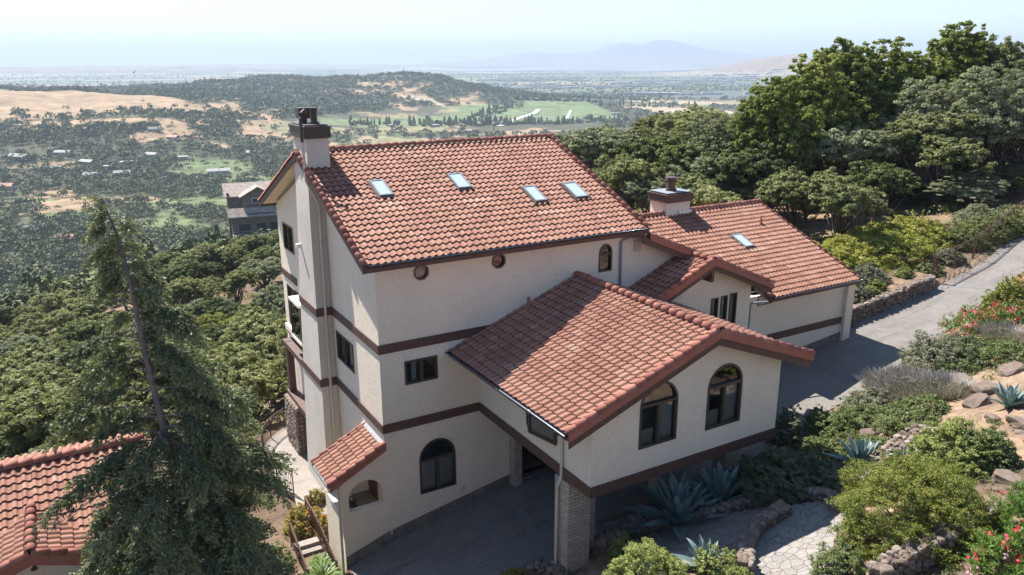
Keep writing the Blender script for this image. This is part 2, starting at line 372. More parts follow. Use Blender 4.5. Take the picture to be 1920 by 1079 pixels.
# ---------------------------------------------------------------- building helpers
V3 = lambda *a: np.array(a, float)
def arch(u0, u1, v0, vs, vt, n=14):
    """window outline: straight sides to vs, half ellipse to vt"""
    c = (u0+u1)/2; a = (u1-u0)/2; h = vt-vs
    return [(u0, v0), (u1, v0)]+[(c+a*math.cos(t), vs+h*math.sin(t)) for t in np.linspace(0, math.pi, n)]
def rectp(u0, u1, v0, v1): return [(u0, v0), (u1, v0), (u1, v1), (u0, v1)]
def octp(u, v, r): return [(u+r*math.cos(t), v+r*math.sin(t)) for t in np.arange(8)*math.pi/4+math.pi/8]
def wall(name, O, U, V, outer, holes, th, mt, parent, reveal_mi=0):
    """plaster wall with real openings; outward normal = U x V; thickness th goes inwards"""
    O, U, V = map(lambda a: np.array(a, float), (O, U, V)); N = np.cross(U, V); mb = MB()
    loops = [outer]+holes
    flat = [p for lp in loops for p in lp]
    tris = tessellate_polygon([[Vector((p[0], p[1], 0)) for p in lp] for lp in loops])
    P = np.array([O+U*p[0]+V*p[1] for p in flat])
    F = []
    for t in tris:
        a, b, c = (np.array(flat[i]) for i in t)
        if (b[0]-a[0])*(c[1]-a[1])-(b[1]-a[1])*(c[0]-a[0]) < 0: t = (t[0], t[2], t[1])
        F.append(tuple(t))
    mb.add(P, F); mb.add(P-N*th, [tuple(reversed(f)) for f in F])
    for k, lp in enumerate(loops):
        m = len(lp); Q = np.array([O+U*p[0]+V*p[1] for p in lp])
        ar = sum(lp[i][0]*lp[(i+1) % m][1]-lp[(i+1) % m][0]*lp[i][1] for i in range(m))
        fl = (ar > 0) == (k == 0)
        FF = [(i, i+m, (i+1) % m+m, (i+1) % m) if fl else (i, (i+1) % m, (i+1) % m+m, i+m) for i in range(m)]
        mb.add(np.concatenate([Q, Q-N*th]), FF)
    return mb.obj(name, mt, parent)
def inset(lp, d):
    m = len(lp); out = []
    for i in range(m):
        p0 = np.array(lp[i-1]); p1 = np.array(lp[i]); p2 = np.array(lp[(i+1) % m])
        e1 = p1-p0; e2 = p2-p1; n1 = np.array([-e1[1], e1[0]])/(np.linalg.norm(e1)+1e-9); n2 = np.array([-e2[1], e2[0]])/(np.linalg.norm(e2)+1e-9)
        b = n1+n2; b = b/np.linalg.norm(b); c = max(.3, b@n1); out.append(tuple(p1+b*d/c))
    return out
def window(parent, O, U, V, lp, bars=(), fr=.07, proud=.03, depth=.10, blind=None, label=None, name='window'):
    """frame (with bars) > pane, blind; lp counter-clockwise outline"""
    O, U, V = map(lambda a: np.array(a, float), (O, U, V)); N = np.cross(U, V); mb = MB(); m = len(lp)
    ins = inset(lp, fr); w3 = lambda p, n: O+U*p[0]+V*p[1]+N*n
    A = [w3(p, proud) for p in lp]; B = [w3(p, proud) for p in ins]; C = [w3(p, -depth) for p in ins]; D = [w3(p, -.005) for p in lp]
    F = []
    for i in range(m):
        j = (i+1) % m
        F += [(i, j, j+m, i+m), (i+m, j+m, j+2*m, i+2*m), (i+3*m, j+3*m, j, i)]
    mb.add(np.array(A+B+C+D), F)
    for (u0, v0, u1, v1, wd) in bars:
        if u0 == u1: q = rectp(u0-wd/2, u0+wd/2, v0, v1)
        else: q = rectp(u0, u1, v0-wd/2, v0+wd/2)
        a = [w3(p, proud-.006) for p in q]; b = [w3(p, -depth) for p in q]
        mb.add(np.array(a+b), [(0, 1, 2, 3), (0, 4, 5, 1), (1, 5, 6, 2), (2, 6, 7, 3), (3, 7, 4, 0)])
    w_ = mb.obj(name, M_FRAME, parent)
    if label: w_['label'] = label
    g = MB(); q = inset(lp, fr*.6)
    g.add(np.array([w3(p, -depth*.62) for p in q]), [tuple(range(m))]); g.obj('pane', M_GLASS, w_)
    g = MB()
    for k, q in enumerate(blind or []):
        g.add(np.array([w3(p, -.165-.004*k) for p in q]), [tuple(range(len(q)))])
    if blind: g.obj('blind', M_BLIND, w_)
    # unlit room behind the glass
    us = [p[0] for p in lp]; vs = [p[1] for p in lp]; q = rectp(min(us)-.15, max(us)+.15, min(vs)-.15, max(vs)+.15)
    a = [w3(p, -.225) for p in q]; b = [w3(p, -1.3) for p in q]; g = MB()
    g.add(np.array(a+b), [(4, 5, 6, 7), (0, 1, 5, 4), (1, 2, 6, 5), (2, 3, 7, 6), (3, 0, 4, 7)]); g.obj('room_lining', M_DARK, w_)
    return w_
TW, TC = .25, .32
def tile_field(name, O, U, Vv, W, L, parent, keep=None, flipcut=None, seed=1, patches=()):
    """interlocking S tiles, every tile a real curved piece with its own lip"""
    r = np.random.default_rng(seed)
    O, U, Vv = map(lambda a: np.array(a, float), (O, U, Vv)); N = np.cross(U, Vv); N /= np.linalg.norm(N)
    if N[2] < 0: N = -N
    nu = max(1, round(W/TW)); tw = W/nu; nv = max(1, round(L/TC)); ch = L/nv
    sx = np.array([0, .09, .2, .31, .42, .53, .62, .8, 1.0]); hh = np.where(sx < .63, .058*np.sin(np.pi*np.clip(sx/.62, 0, 1)), -.012*np.sin(np.pi*(sx-.62)/.38)); K = len(sx)
    PV = []; PT = []
    for j in range(nv):
        for i in range(nu):
            uc = (i+.5)*tw; vc = (j+.5)*ch
            if keep is not None and not keep(uc, vc): continue
            du = r.normal(0, .003); dv = r.normal(0, .006); lift = .050+r.normal(0, .003)
            u = (i+sx)*tw+du; v0 = j*ch-.02+dv; v1 = (j+1)*ch+.02
            lo_ = O+np.outer(u, U)+Vv*v0+np.outer(hh+lift, N)
            hi_ = O+np.outer(u, U)+Vv*v1+np.outer(hh*.92+.004, N)
            bt = O+np.outer(u, U)+Vv*(v0+.004)+np.outer(hh*.9+lift-.05, N)
            t = np.clip(r.beta(2.6, 2.6)*.58+.17+(.25 if r.random() < .05 else 0)+.34*(fbm(np.array([uc/1.7]), np.array([vc/2.3+seed]), 3)[0]-.45), 0, 1)
            for (a, b, c, d) in patches:
                if a < uc < b and c < vc < d: t = min(1, .82+.15*r.random())
            q = np.concatenate([np.stack([lo_[:-1], lo_[1:], hi_[1:], hi_[:-1]], 1), np.stack([bt[:-1], bt[1:], lo_[1:], lo_[:-1]], 1)])
            PV.append(q.reshape(-1, 3)); tt = np.full(2*(K-1), t); tt[K-3:K-1] *= .6; tt[K-1:] = 0; PT.append(tt)  # pans toned down; lip faces at zero tint carry painted gap shade
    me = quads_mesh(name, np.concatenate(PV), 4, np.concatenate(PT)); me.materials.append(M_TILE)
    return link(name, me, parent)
def caps(mb, P, Q, r0=.125, seed=0, up=(0, 0, 1), start=0.):
    mb.cut()
    r = np.random.default_rng(seed); P = np.array(P, float); Q = np.array(Q, float); L = np.linalg.norm(Q-P); n = max(1, round(L/.37)); d = (Q-P)/L; ln = L/n
    sd = np.cross(d, np.array(up, float)); sd /= np.linalg.norm(sd); u = np.cross(sd, d)
    t = np.linspace(0, np.pi, 9)
    for k in range(n):
        a = P+d*(k*ln-.0); b = P+d*((k+1)*ln+.035); ra = r0*.86; rb = r0*(1.06+r.normal(0, .02)); o = r.normal(0, .005, 3)
        A = a+o+np.outer(np.cos(t)*ra, sd)+np.outer(np.sin(t)*ra, u); B = b+o+np.outer(np.cos(t)*rb, sd)+np.outer(np.sin(t)*rb+.012, u)
        B2 = b+o-d*.004+np.outer(np.cos(t)*rb*.86, sd)+np.outer(np.sin(t)*rb*.86, u)
        K = 9; F = [(i, i+1, i+1+K, i+K) for i in range(K-1)]+[(i+K, i+1+K, i+1+2*K, i+2*K) for i in range(K-1)]
        mb.add(np.concatenate([A, B, B2]), F, float(np.clip(r.normal(.5, .22), 0, 1)))
def slab(mb, O, U, V, W, L, th, mi=0):
    mb.cut()
    O, U, V = map(lambda a: np.array(a, float), (O, U, V)); N = np.cross(U, V); N /= np.linalg.norm(N)
    if N[2] < 0: N = -N
    P = [O, O+U*W, O+U*W+V*L, O+V*L]; P = np.array(P+[p-N*th for p in P])
    mb.add(P, [(0, 1, 2, 3), (7, 6, 5, 4), (0, 4, 5, 1), (1, 5, 6, 2), (2, 6, 7, 3), (3, 7, 4, 0)], .5, mi)
def gutter(name, P, Q, out, parent, r=.075):
    """half round metal gutter with a rolled bright edge"""
    mb = MB(); P = np.array(P, float); Q = np.array(Q, float); o = np.array(out, float); u = V3(0, 0, 1)
    t = np.linspace(0, np.pi, 9)
    for rr, k in ((r, 0), (r*.9, 1)):
        A = P+np.outer(-np.cos(t)*rr, o)+np.outer(-np.sin(t)*rr, u); B = A+(Q-P)
        mb.add(np.concatenate([A, B]), [(i, i+1, i+10, i+9) for i in range(8)])
    mb.tube([P+o*r, Q+o*r], .016, 6)
    for p in (P, Q):
        A = p+np.outer(-np.cos(t)*r, o)+np.outer(-np.sin(t)*r, u); mb.add(A, [tuple(range(9))])
    return mb.obj(name, M_GUT, parent, True)
def fascia(mb, P, Q, h, th, out, mi=0):
    mb.cut()
    P = np.array(P, float); Q = np.array(Q, float); o = np.array(out, float)*th; d = V3(0, 0, -h)
    v = [P, Q, Q+o, P+o]; v = np.array(v+[x+d for x in v]); mb.add(v, [(3, 2, 1, 0), (4, 5, 6, 7), (0, 1, 5, 4), (1, 2, 6, 5), (2, 3, 7, 6), (3, 0, 4, 7)], .5, mi)
def skylight(parent, O, U, Vv, u0, u1, v0, v1, label):
    O, U, Vv = map(lambda a: np.array(a, float), (O, U, Vv)); N = np.cross(U, Vv); N /= np.linalg.norm(N)
    R = np.stack([U, Vv, N], 1); mb = MB(); h = .15
    for a, b in (((u0, v0), (u1, v0+.06)), ((u0, v1-.06), (u1, v1)), ((u0, v0+.06), (u0+.06, v1-.06)), ((u1-.06, v0+.06), (u1, v1-.06))):
        mb.box((a[0], a[1], 0), (b[0], b[1], h), .5, 0, (R, O))
    f = mb.obj('skylight', M_FLASH, parent); f['label'] = label
    g = MB(); g.box((u0+.05, v0+.05, .02), (u1-.05, v1-.05, h-.02), .5, 0, (R, O)); g.obj('pane', M_SKYL, f)
    d = MB(); d.box((u0-.03, v0-.10, .05), (u1+.03, v0-.004, h-.05), .5, 0, (R, O)); d.box((u0-.07, v0-.1, .03), (u0-.005, v1+.08, .09), .5, 0, (R, O)); d.box((u1+.005, v0-.1, .03), (u1+.07, v1+.08, .09), .5, 0, (R, O)); d.obj('flashing', M_BR, f)
    return f

# ================================================================= THE HOUSE
house = empty('hillside_house', (0, 0, 0), 'large cream stucco house with brown trim bands and red clay tile roofs at the centre', 'house')
X3, Y3, Z3 = V3(1, 0, 0), V3(0, 1, 0), V3(0, 0, 1)
H = house
# --- main block
Pm = .42; nm = math.hypot(1, Pm); VF = V3(0, 1, Pm)/nm; VB = V3(0, -1, Pm)/nm
EZ = 8.98; RY = 6.2; RZ = EZ+Pm*(RY+.6)
EBY = RY+(RY+.6)
holes = [arch(1.27, 2.70, .10, 1.42, 2.15), rectp(.87, 2.10, 4.45, 5.32), octp(1.62, 8.36, .29), octp(4.58, 8.36, .29), arch(8.93, 9.55, 7.33, 8.05, 8.42),
         arch(-1.38, -.14, .20, .66, 1.27), rectp(5.35, 8.6, -.3, 2.55)]
wall('wall', (0, 0, 0), X3, Z3, [(-1.62, -2.9), (24.0, -2.9), (24.0, 4.5), (22.4, 4.5), (22.4, 5.02), (13.4, 5.02), (13.4, 7.62), (10.2, 9.0), (0, 9.0), (0, 2.45), (-1.62, 1.5)], holes, .22, M_ST, H)
wall('wall', (0, 12.3, 0), -Y3, Z3, [(0, -3.4), (12.08, -3.4), (12.08, 8.98), (6.1, 11.4), (0, 9.0)],
     [rectp(12.3-4.62, 12.3-2.70, 4.10, 5.22), rectp(12.3-11.6, 12.3-9.95, 7.05, 8.25), rectp(12.3-11.75, 12.3-9.7, 3.3, 5.35)], .22, M_ST, H)
mb = MB(); mb.box((0, 12.3, -3.4), (24, 12.5, 4.6)); mb.cut(); mb.box((0, 12.3, 4.6), (10.2, 12.5, 8.9)); mb.cut(); mb.box((10.0, .23, 5), (10.2, 12.3, 8.9)); mb.cut(); mb.box((23.8, .23, -1), (24.0, 12.3, 4.45)); mb.obj('wall', M_ST, H)
mb = MB(); mb.box((.24, .24, 2.75), (23.7, 12.2, 2.85)); mb.cut(); mb.box((.24, .24, 5.9), (9.9, 12.2, 6.0)); mb.cut(); mb.box((-.0, .24, -2.3), (23.6, 12.2, -.45)) ; mb.obj('floor_slab', M_DARK, H)
# entrance recess under the raised wing
mb = MB(); mb.box((5.2, 2.2, -.44), (8.8, 2.3, 2.74)); mb.cut(); mb.box((5.15, .23, -.44), (5.25, 2.2, 2.74)); mb.cut(); mb.box((8.7, .23, -.44), (8.8, 2.2, 2.74)); mb.obj('entrance_recess', M_BASE, H)
mb = MB(); mb.box((5.3, -.25, -.52), (8.65, .5, -.3)); mb.obj('doorstep', M_BASE, H)
# --- windows of the main block
W0 = ((0, 0, 0), X3, Z3)
window(H, *W0, arch(1.27, 2.70, .10, 1.42, 2.15), [(1.33, 1.40, 2.64, 1.40, .09), (1.985, .17, 1.985, 1.36, .11)], blind=[rectp(1.34, 1.95, .1, 1.4), rectp(2.03, 2.66, .1, 1.4)], label='arched window low on the shaded front wall')
window(H, *W0, rectp(.87, 2.10, 4.45, 5.32), [(1.5, 4.5, 1.5, 5.26, .1)], blind=[rectp(1.18, 1.36, 4.5, 5.25)], label='small two pane window between the two brown bands')
window(H, *W0, octp(1.62, 8.36, .29), [], fr=.055, blind=[octp(1.62, 8.36, .26)], label='octagonal window with pale pane nearest the corner')
window(H, *W0, octp(4.58, 8.36, .29), [], fr=.055, label='octagonal window with dark pane under the middle of the eave')
window(H, *W0, arch(8.93, 9.55, 7.33, 8.05, 8.42), [(8.98, 8.02, 9.5, 8.02, .06)], fr=.06, label='small arched window beside the grey downpipe')
WW = ((0, 12.3, 0), -Y3, Z3)
window(H, *WW, rectp(12.3-4.62, 12.3-2.70, 4.10, 5.22), [(12.3-3.66, 4.15, 12.3-3.66, 5.17, .06)], fr=.06, blind=[rectp(12.3-3.6, 12.3-3.1, 4.1, 5.2)], label='sliding window with beige curtain on the west wall')
window(H, *WW, rectp(12.3-11.6, 12.3-9.95, 7.05, 8.25), [(12.3-10.8, 7.1, 12.3-10.8, 8.2, .06)], label='tall window high on the west wall behind the chimney')
window(H, *WW, rectp(12.3-11.75, 12.3-9.7, 3.3, 5.35), [(12.3-10.7, 3.35, 12.3-10.7, 5.3, .06)], label='large window behind the chimney on the west wall')
# projecting box window behind the chimney
mb = MB(); mb.box((-.5, 8.1, 5.2), (-.01, 9.7, 5.32)); mb.cut(); mb.box((-.5, 8.1, 3.5), (-.01, 9.7, 3.62)); mb.obj('bay_window', M_ST, H)
mb = MB()
for y in (8.12, 9.62): mb.box((-.47, y, 3.62), (-.39, y+.07, 5.2))
mb.box((-.46, 8.19, 3.622), (-.40, 9.62, 3.70)); mb.obj('bay_window_frame', M_FRAME, H)
mb = MB(); mb.box((-.44, 8.19, 3.7), (-.425, 9.62, 5.19)); mb.obj('bay_window_pane', M_GLASS, H)
# --- brown bands (each a board fixed on the wall)
mb = MB()
mb.box((-.04, -.045, 5.74), (13.3, -.003, 6.06)); mb.cut(); mb.box((-.045, -.003, 5.74), (-.003, 4.98, 6.06)); mb.cut(); mb.box((-.045, 9.9, 5.66), (-.003, 12.34, 5.98)); mb.obj('trim_band', M_BR, H)
mb = MB()
mb.box((-.04, -.045, 2.84), (3.71, -.003, 3.16)); mb.cut(); mb.box((-.045, -.003, 2.84), (-.003, 4.98, 3.16)); mb.cut(); mb.box((-.045, 7.6, 2.84), (-.003, 12.34, 3.16)); mb.obj('trim_band', M_BR, H)
mb = MB(); mb.box((11.5, -.045, 2.72), (23.72, -.003, 3.06)); mb.obj('trim_band', M_BR, H)
# --- main roof
EX0, EX1 = -.58, 10.75
LF = (RY+.6)*nm
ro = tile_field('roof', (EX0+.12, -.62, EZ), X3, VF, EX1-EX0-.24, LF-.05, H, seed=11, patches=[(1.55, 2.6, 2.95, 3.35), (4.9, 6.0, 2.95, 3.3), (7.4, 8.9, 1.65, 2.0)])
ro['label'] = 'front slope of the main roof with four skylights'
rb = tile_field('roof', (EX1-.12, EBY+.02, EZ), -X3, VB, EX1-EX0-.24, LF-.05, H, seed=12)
rb['label'] = 'back slope of the main roof'
mb = MB(); slab(mb, (EX0+.03, -.6, EZ-.01), X3, VF, EX1-EX0-.06, LF, .1); slab(mb, (EX1-.03, EBY, EZ-.01), -X3, VB, EX1-EX0-.06, LF, .1); mb.obj('soffit', M_ST, ro)
mb = MB()
fascia(mb, (EX0-.0, -.6, EZ+.01), (EX1, -.6, EZ+.01), .24, .04, (0, -1, 0)); 
for x, s in ((EX0, -1), (EX1, 1)):
    fascia(mb, (x, -.66, EZ+.0), (x, RY, RZ+.0), .24, .04, (s, 0, 0)); fascia(mb, (x, RY, RZ), (x, EBY+.06, EZ), .24, .04, (s, 0, 0))
fascia(mb, (EX0, EBY, EZ+.01), (EX1, EBY, EZ+.01), .24, .04, (0, 1, 0)); mb.obj('fascia', M_BR, H)
mb = MB(); caps(mb, (EX0-.02, RY, RZ+.045), (EX1+.05, RY, RZ+.045), .135, 3); mb.obj('ridge_tiles', M_CAP, ro, True)
for x, s, sd in ((EX0+.02, -1, 4), (EX1-.02, 1, 5)):
    mb = MB(); caps(mb, (x, RY, RZ+.03), (x, -.68, EZ+.03), .115, sd); caps(mb, (x, RY, RZ+.03), (x, EBY+.08, EZ+.03), .115, sd+9); mb.obj('rake_tiles', M_CAP, ro, True)
gutter('gutter', (EX0+.1, -.71, EZ+.02), (EX1, -.71, EZ+.02), (0, -1, 0), H)
for k, (a, b, c, d, lb) in enumerate(((1.35, 1.87, 2.86, 3.84, 'skylight nearest the tall chimney'), (4.47, 5.04, 2.88, 3.86, 'second skylight from the tall chimney'), (7.06, 7.6, 1.6, 2.6, 'third skylight from the tall chimney, lower on the roof'), (8.9, 9.52, 1.57, 2.58, 'skylight nearest the right edge of the main roof'))):
    skylight(ro, (0, -.6, EZ), X3, VF, a, b, (c+.6)*nm, (d+.6)*nm, lb)
# --- tall chimney
ch = MB()
def frustum(mb, x0, x1, y0, y1, z0, X0, X1, Y0, Y1, z1, mi=0):
    v = [(x0, y0, z0), (x1, y0, z0), (x1, y1, z0), (x0, y1, z0), (X0, Y0, z1), (X1, Y0, z1), (X1, Y1, z1), (X0, Y1, z1)]
    mb.add(v, [(0, 3, 2, 1), (4, 5, 6, 7), (0, 1, 5, 4), (1, 2, 6, 5), (2, 3, 7, 6), (3, 0, 4, 7)], .5, mi)
frustum(ch, -.68, -.01, 5.0, 8.15, -3.2, -.6, -.01, 5.0, 7.25, 5.9); frustum(ch, -.6, -.01, 5.0, 7.25, 5.9, -.58, -.01, 5.0, 6.75, 9.6)
frustum(ch, -.58, .34, 5.0, 6.75, 9.6, -.5, .32, 5.0, 6.7, 12.45)
c1 = ch.obj('chimney', M_CH, H); c1['label'] = 'tall cream stucco chimney at the west gable'
mb = MB(); mb.box((-.645, 4.955, 5.74), (-.003, 4.997, 6.06)); mb.cut(); mb.box((-.645, 4.997, 5.74), (-.602, 7.3, 6.06)); mb.cut(); mb.box((-.665, 4.955, 2.84), (-.003, 4.997, 3.16)); mb.cut(); mb.box((-.675, 4.997, 2.84), (-.632, 7.62, 3.16)); mb.obj('trim_band', M_BR, c1)
mb = MB(); mb.box((-.60, 4.89, 12.45), (.38, 6.8, 12.83)); mb.box((-.64, 4.85, 12.83), (.42, 6.84, 12.88)); mb.box((-.53, 4.96, 12.88), (.31, 6.73, 12.93)); mb.obj('cap', M_CAPM, c1)
mb = MB(); mb.tube([(-.02, 5.5, 12.9), (-.02, 5.5, 13.0), (-.02, 5.5, 13.0), (-.02, 5.5, 13.38), (-.02, 5.5, 13.38), (-.02, 5.5, 13.5)], [.19, .19, .12, .12, .15, .15], 16); mb.obj('flue', M_CAPM, c1)
mb = MB(); mb.tube([(-.25, 6.1, 12.9), (-.25, 6.1, 13.12)], .15, 16); mb.box((-.46, 5.88, 13.1), (-.04, 6.32, 13.48)); mb.obj('flue', M_CAPM, c1)
mb = MB(); mb.tube([(-.44, 4.95, 13.38), (-.54, 4.86, 13.45), (-.66, 4.83, 13.36), (-.70, 4.82, 13.2), (-.70, 4.82, 12.35)], .055, 10); mb.obj('vent_pipe', M_CAPM, c1)
mb = MB(); mb.tube([(-.70, 4.83, 12.36), (-.70, 4.83, 12.3), (-.64, 4.94, 11.6), (-.63, 4.94, 10.95), (-.55, 4.93, 10.75), (-.40, 4.93, 10.45), (-.26, 4.93, 10.1), (-.24, 4.93, 9.8), (-.28, 4.925, 6.1), (-.30, 4.92, -.9)], .05, 10); mb.obj('downpipe', M_PIPE, c1)
mb = MB(); mb.box((-.78, 6.5, 8.15), (-.59, 6.62, 8.3)); mb.obj('wall_light', M_WHITE, c1)
mb = MB(); slab(mb, (-.1, 4.62, 11.18), X3, VF, .5, .4, .02); mb.obj('flashing', M_FLASH, c1)
# --- small tiled roof over the wing wall
zt, zl = 2.5, 1.47; sl = math.hypot(2.0, zt-zl); VS = V3(2.0, 0, zt-zl)/sl
srf = tile_field('small_roof', (-2.02, 1.72, zl), -Y3, VS, 1.78, sl-.0, H, seed=14, keep=None); srf['label'] = 'small tiled lean-to roof over the arched wing wall'
mb = MB(); slab(mb, (-2.0, 1.75, zl-.01), -Y3, VS, 1.9, sl, .1); mb.obj('soffit', M_ST, srf)
mb = MB(); caps(mb, (0.0, -.13, zt+.03), (-2.06, -.13, zl+.03), .13, 21); caps(mb, (0, 1.75, zt+.02), (-2.06, 1.75, zl+.02), .1, 22); mb.obj('rake_tiles', M_CAP, srf, True)
mb = MB(); fascia(mb, (0, -.17, zt), (-2.04, -.17, zl), .2, .05, (0, -1, 0)); mb.obj('rake_board', M_CAP, srf)
mb = MB(); slab(mb, (-.16, 1.9, 2.50), -Y3, VS, 1.95, .14, .015); mb.cut(); mb.box((-2.1, -.1, zl-.1), (-2.03, 1.75, zl-.01)); mb.obj('flashing', M_FLASH, srf)
# wing: side return wall, post and ledge behind the arch
mb = MB(); mb.box((-1.62, .23, -2.9), (-1.45, 2.0, .18)); mb.cut(); mb.box((-1.64, 1.55, .18), (-1.42, 1.78, 1.4)); mb.cut(); mb.box((-1.2, 1.76, -2.9), (-.02, 1.9, 1.7)); mb.obj('wall', M_ST, H)
mb = MB(); mb.box((-1.68, .24, .18), (-1.38, 1.5, .26)); mb.obj('parapet_cap', M_WHITE, H)
mb = MB(); mb.box((-1.44, .23, -.35), (-.01, 1.9, -.2)); mb.obj('porch_floor', M_CONC2, H)
mb = MB(); mb.box((-.06, .9, -.2), (-.005, 1.75, 1.75)); mb.obj('porch_door', M_BR, H)
mb = MB(); mb.tube([(-1.74, .1, 1.35), (-1.72, -.02, 1.2), (-1.72, .02, -2.3)], .045, 8); mb.obj('downpipe', M_PIPE, H)
# --- deck corner behind the chimney: brown post and beams on a cobble pier
mb = MB(); mb.box((-.45, 11.0, .3), (-.15, 11.3, 2.82)); mb.obj('deck_post', M_BR, H)
mb = MB(); mb.box((-.5, 8.2, .02), (-.05, 11.5, .3)); mb.cut(); mb.box((-.5, 8.2, 2.55), (-.05, 11.5, 2.8)); mb.obj('deck_beam', M_BR, H)
mb = MB(); mb.box((-.22, 8.3, 3.18), (-.05, 11.9, 3.42)); mb.obj('parapet', M_ST, H)

# --- raised wing over the driveway
BX0, BX1, BY, BZ = 3.75, 11.4, -6.89, 2.84
GP = 7.9; pc = .375; nc = math.hypot(1, pc); gz_ = 7.36; ez = gz_-pc*(GP-2.58)
wt = lambda x: gz_-.12-pc*abs(x-GP)
wall('wall', (0, BY, 0), X3, Z3, [(BX0, BZ), (BX1, BZ), (BX1, wt(BX1)), (GP, wt(GP)), (BX0, wt(BX0))], [arch(5.48, 6.94, 3.90, 5.24, 5.96), arch(8.16, 9.65, 3.85, 5.24, 5.98)], .22, M_ST, H)
wall('wall', (BX0, 0, 0), -Y3, Z3, [(0.003, BZ), (6.66, BZ), (6.66, wt(BX0)), (0.003, wt(BX0))], [rectp(.85, 1.42, 4.35, 4.85), rectp(3.42, 5.05, 3.75, 4.75)], .22, M_ST, H)
mb = MB(); mb.box((BX1-.2, BY+.23, BZ), (BX1, -.003, wt(BX1))); mb.obj('wall', M_ST, H)
mb = MB(); mb.box((BX0+.23, BY+.23, BZ), (BX1-.21, -.003, BZ+.1)); mb.obj('ceiling_soffit', M_CONC, H)
for (a, b, c, d, e) in ((5.48, 6.94, 3.90, 5.24, 5.96), (8.16, 9.65, 3.85, 5.24, 5.98)):
    m_ = (a+b)/2
    window(H, (0, BY, 0), X3, Z3, arch(a, b, c, d, e), [(a+.06, 5.26, b-.06, 5.26, .09), (m_, c+.06, m_, 5.22, .1)], blind=[rectp(m_+.06, b-.05, c, 5.2), rectp(a+.05, m_-.05, c, 4.4)], label='left arched window of the gable' if a < 6 else 'right arched window of the gable')
window(H, (BX0, 0, 0), -Y3, Z3, rectp(.85, 1.42, 4.35, 4.85), [], fr=.05, label='tiny window under the eave of the raised wing')
# angled bay window
bw = MB(); pv = [V3(BX0-.02, -3.40, 0), V3(BX0-.24, -4.0, 0), V3(BX0-.24, -4.55, 0), V3(BX0-.02, -5.08, 0)]; pv = [V3(BX0-.02, -3.38, 0), V3(BX0-.3, -3.95, 0), V3(BX0-.06, -5.08, 0)]
for z0, z1 in ((3.72, 3.80), (4.66, 4.74)):
    for k in range(2): bw.beam(pv[k]+Z3*z1, pv[k+1]+Z3*z1, .07, z1-z0)
for p in pv: bw.box((p[0]-.04, p[1]-.04, 3.73), (p[0]+.04, p[1]+.04, 4.73))
bo = bw.obj('bay_window', M_FRAME, H); bo['label'] = 'angled two sided bay window under the gutter'
g = MB()
for k in range(2): g.add([pv[k]+Z3*3.8, pv[k+1]+Z3*3.8, pv[k+1]+Z3*4.66, pv[k]+Z3*4.66], [(0, 1, 2, 3)])
g.obj('pane', M_GLASS, bo)
g = MB()
for k in range(2):
    o_ = V3(.1, 0, 0); g.add([pv[k]+o_+Z3*3.8, pv[k+1]+o_+Z3*3.8, pv[k+1]+o_+Z3*4.66, pv[k]+o_+Z3*4.66], [(0, 1, 2, 3)])
g.obj('blind', M_BLIND, bo)
g = MB(); tri = [pv[0], pv[1], pv[2], V3(BX0+.01, -5.08, 0), V3(BX0+.01, -3.38, 0)]
g.add([p+Z3*3.725 for p in tri]+[V3(BX0+.0, -3.5, 3.5), V3(BX0-.12, -4.05, 3.42), V3(BX0-.0, -4.95, 3.5)],
      [(0, 1, 6, 5), (1, 2, 7, 6), (5, 6, 7), (0, 1, 2, 3, 4)]); g.obj('curved_sill', M_ST, bo)
mb = MB(); mb.box((BX0-.045, BY-.045, BZ-.03), (BX1+.04, BY-.003, BZ+.3)); mb.cut(); mb.box((BX0-.045, BY-.003, BZ-.03), (BX0-.003, -.05, BZ+.3)); mb.cut(); mb.box((BX1+.003, BY-.003, BZ-.03), (BX1+.045, -.05, BZ+.3)); mb.cut(); mb.box((BX0-.02, BY-.02, BZ-.06), (BX1+.02, -.03, BZ-.001)); mb.obj('trim_band', M_BR, H)
# its roof: west slope, east slope
CE0, CE1, CF = 2.58, 13.22-.0, -7.47
CE1 = 12.1; ezr = gz_-pc*(CE1-GP)
VW = V3(1, 0, pc)/nc; VE = V3(-1, 0, pc)/nc
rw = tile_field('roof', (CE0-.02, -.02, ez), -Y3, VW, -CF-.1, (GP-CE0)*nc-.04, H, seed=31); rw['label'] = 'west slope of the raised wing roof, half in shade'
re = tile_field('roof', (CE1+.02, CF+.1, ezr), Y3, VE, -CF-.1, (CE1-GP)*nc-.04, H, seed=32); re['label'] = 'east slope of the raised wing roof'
mb = MB(); slab(mb, (CE0, -.02, ez-.01), -Y3, VW, -CF-.04, (GP-CE0)*nc, .1); slab(mb, (CE1, CF+.02, ezr-.01), Y3, VE, -CF-.04, (CE1-GP)*nc, .1); mb.obj('soffit', M_BR, rw)
mb = MB(); caps(mb, (GP, .0, gz_+.045), (GP, CF-.04, gz_+.045), .15, 33); mb.obj('ridge_tiles', M_CAP, rw, True)
mb = MB(); caps(mb, (GP, CF+.05, gz_+.05), (CE0-.06, CF+.05, ez+.05), .135, 34); caps(mb, (GP, CF+.05, gz_+.05), (CE1+.08, CF+.05, ezr+.05), .135, 35)
mb.obj('rake_tiles', M_CAP, rw, True)
mb = MB(); fascia(mb, (GP, CF-.02, gz_+.07), (CE0-.05, CF-.02, ez+.07), .23, .055, (0, -1, 0)); fascia(mb, (GP, CF-.02, gz_+.07), (CE1+.07, CF-.02, ezr+.07), .23, .055, (0, -1, 0)); mb.obj('rake_board', M_CAP, rw)
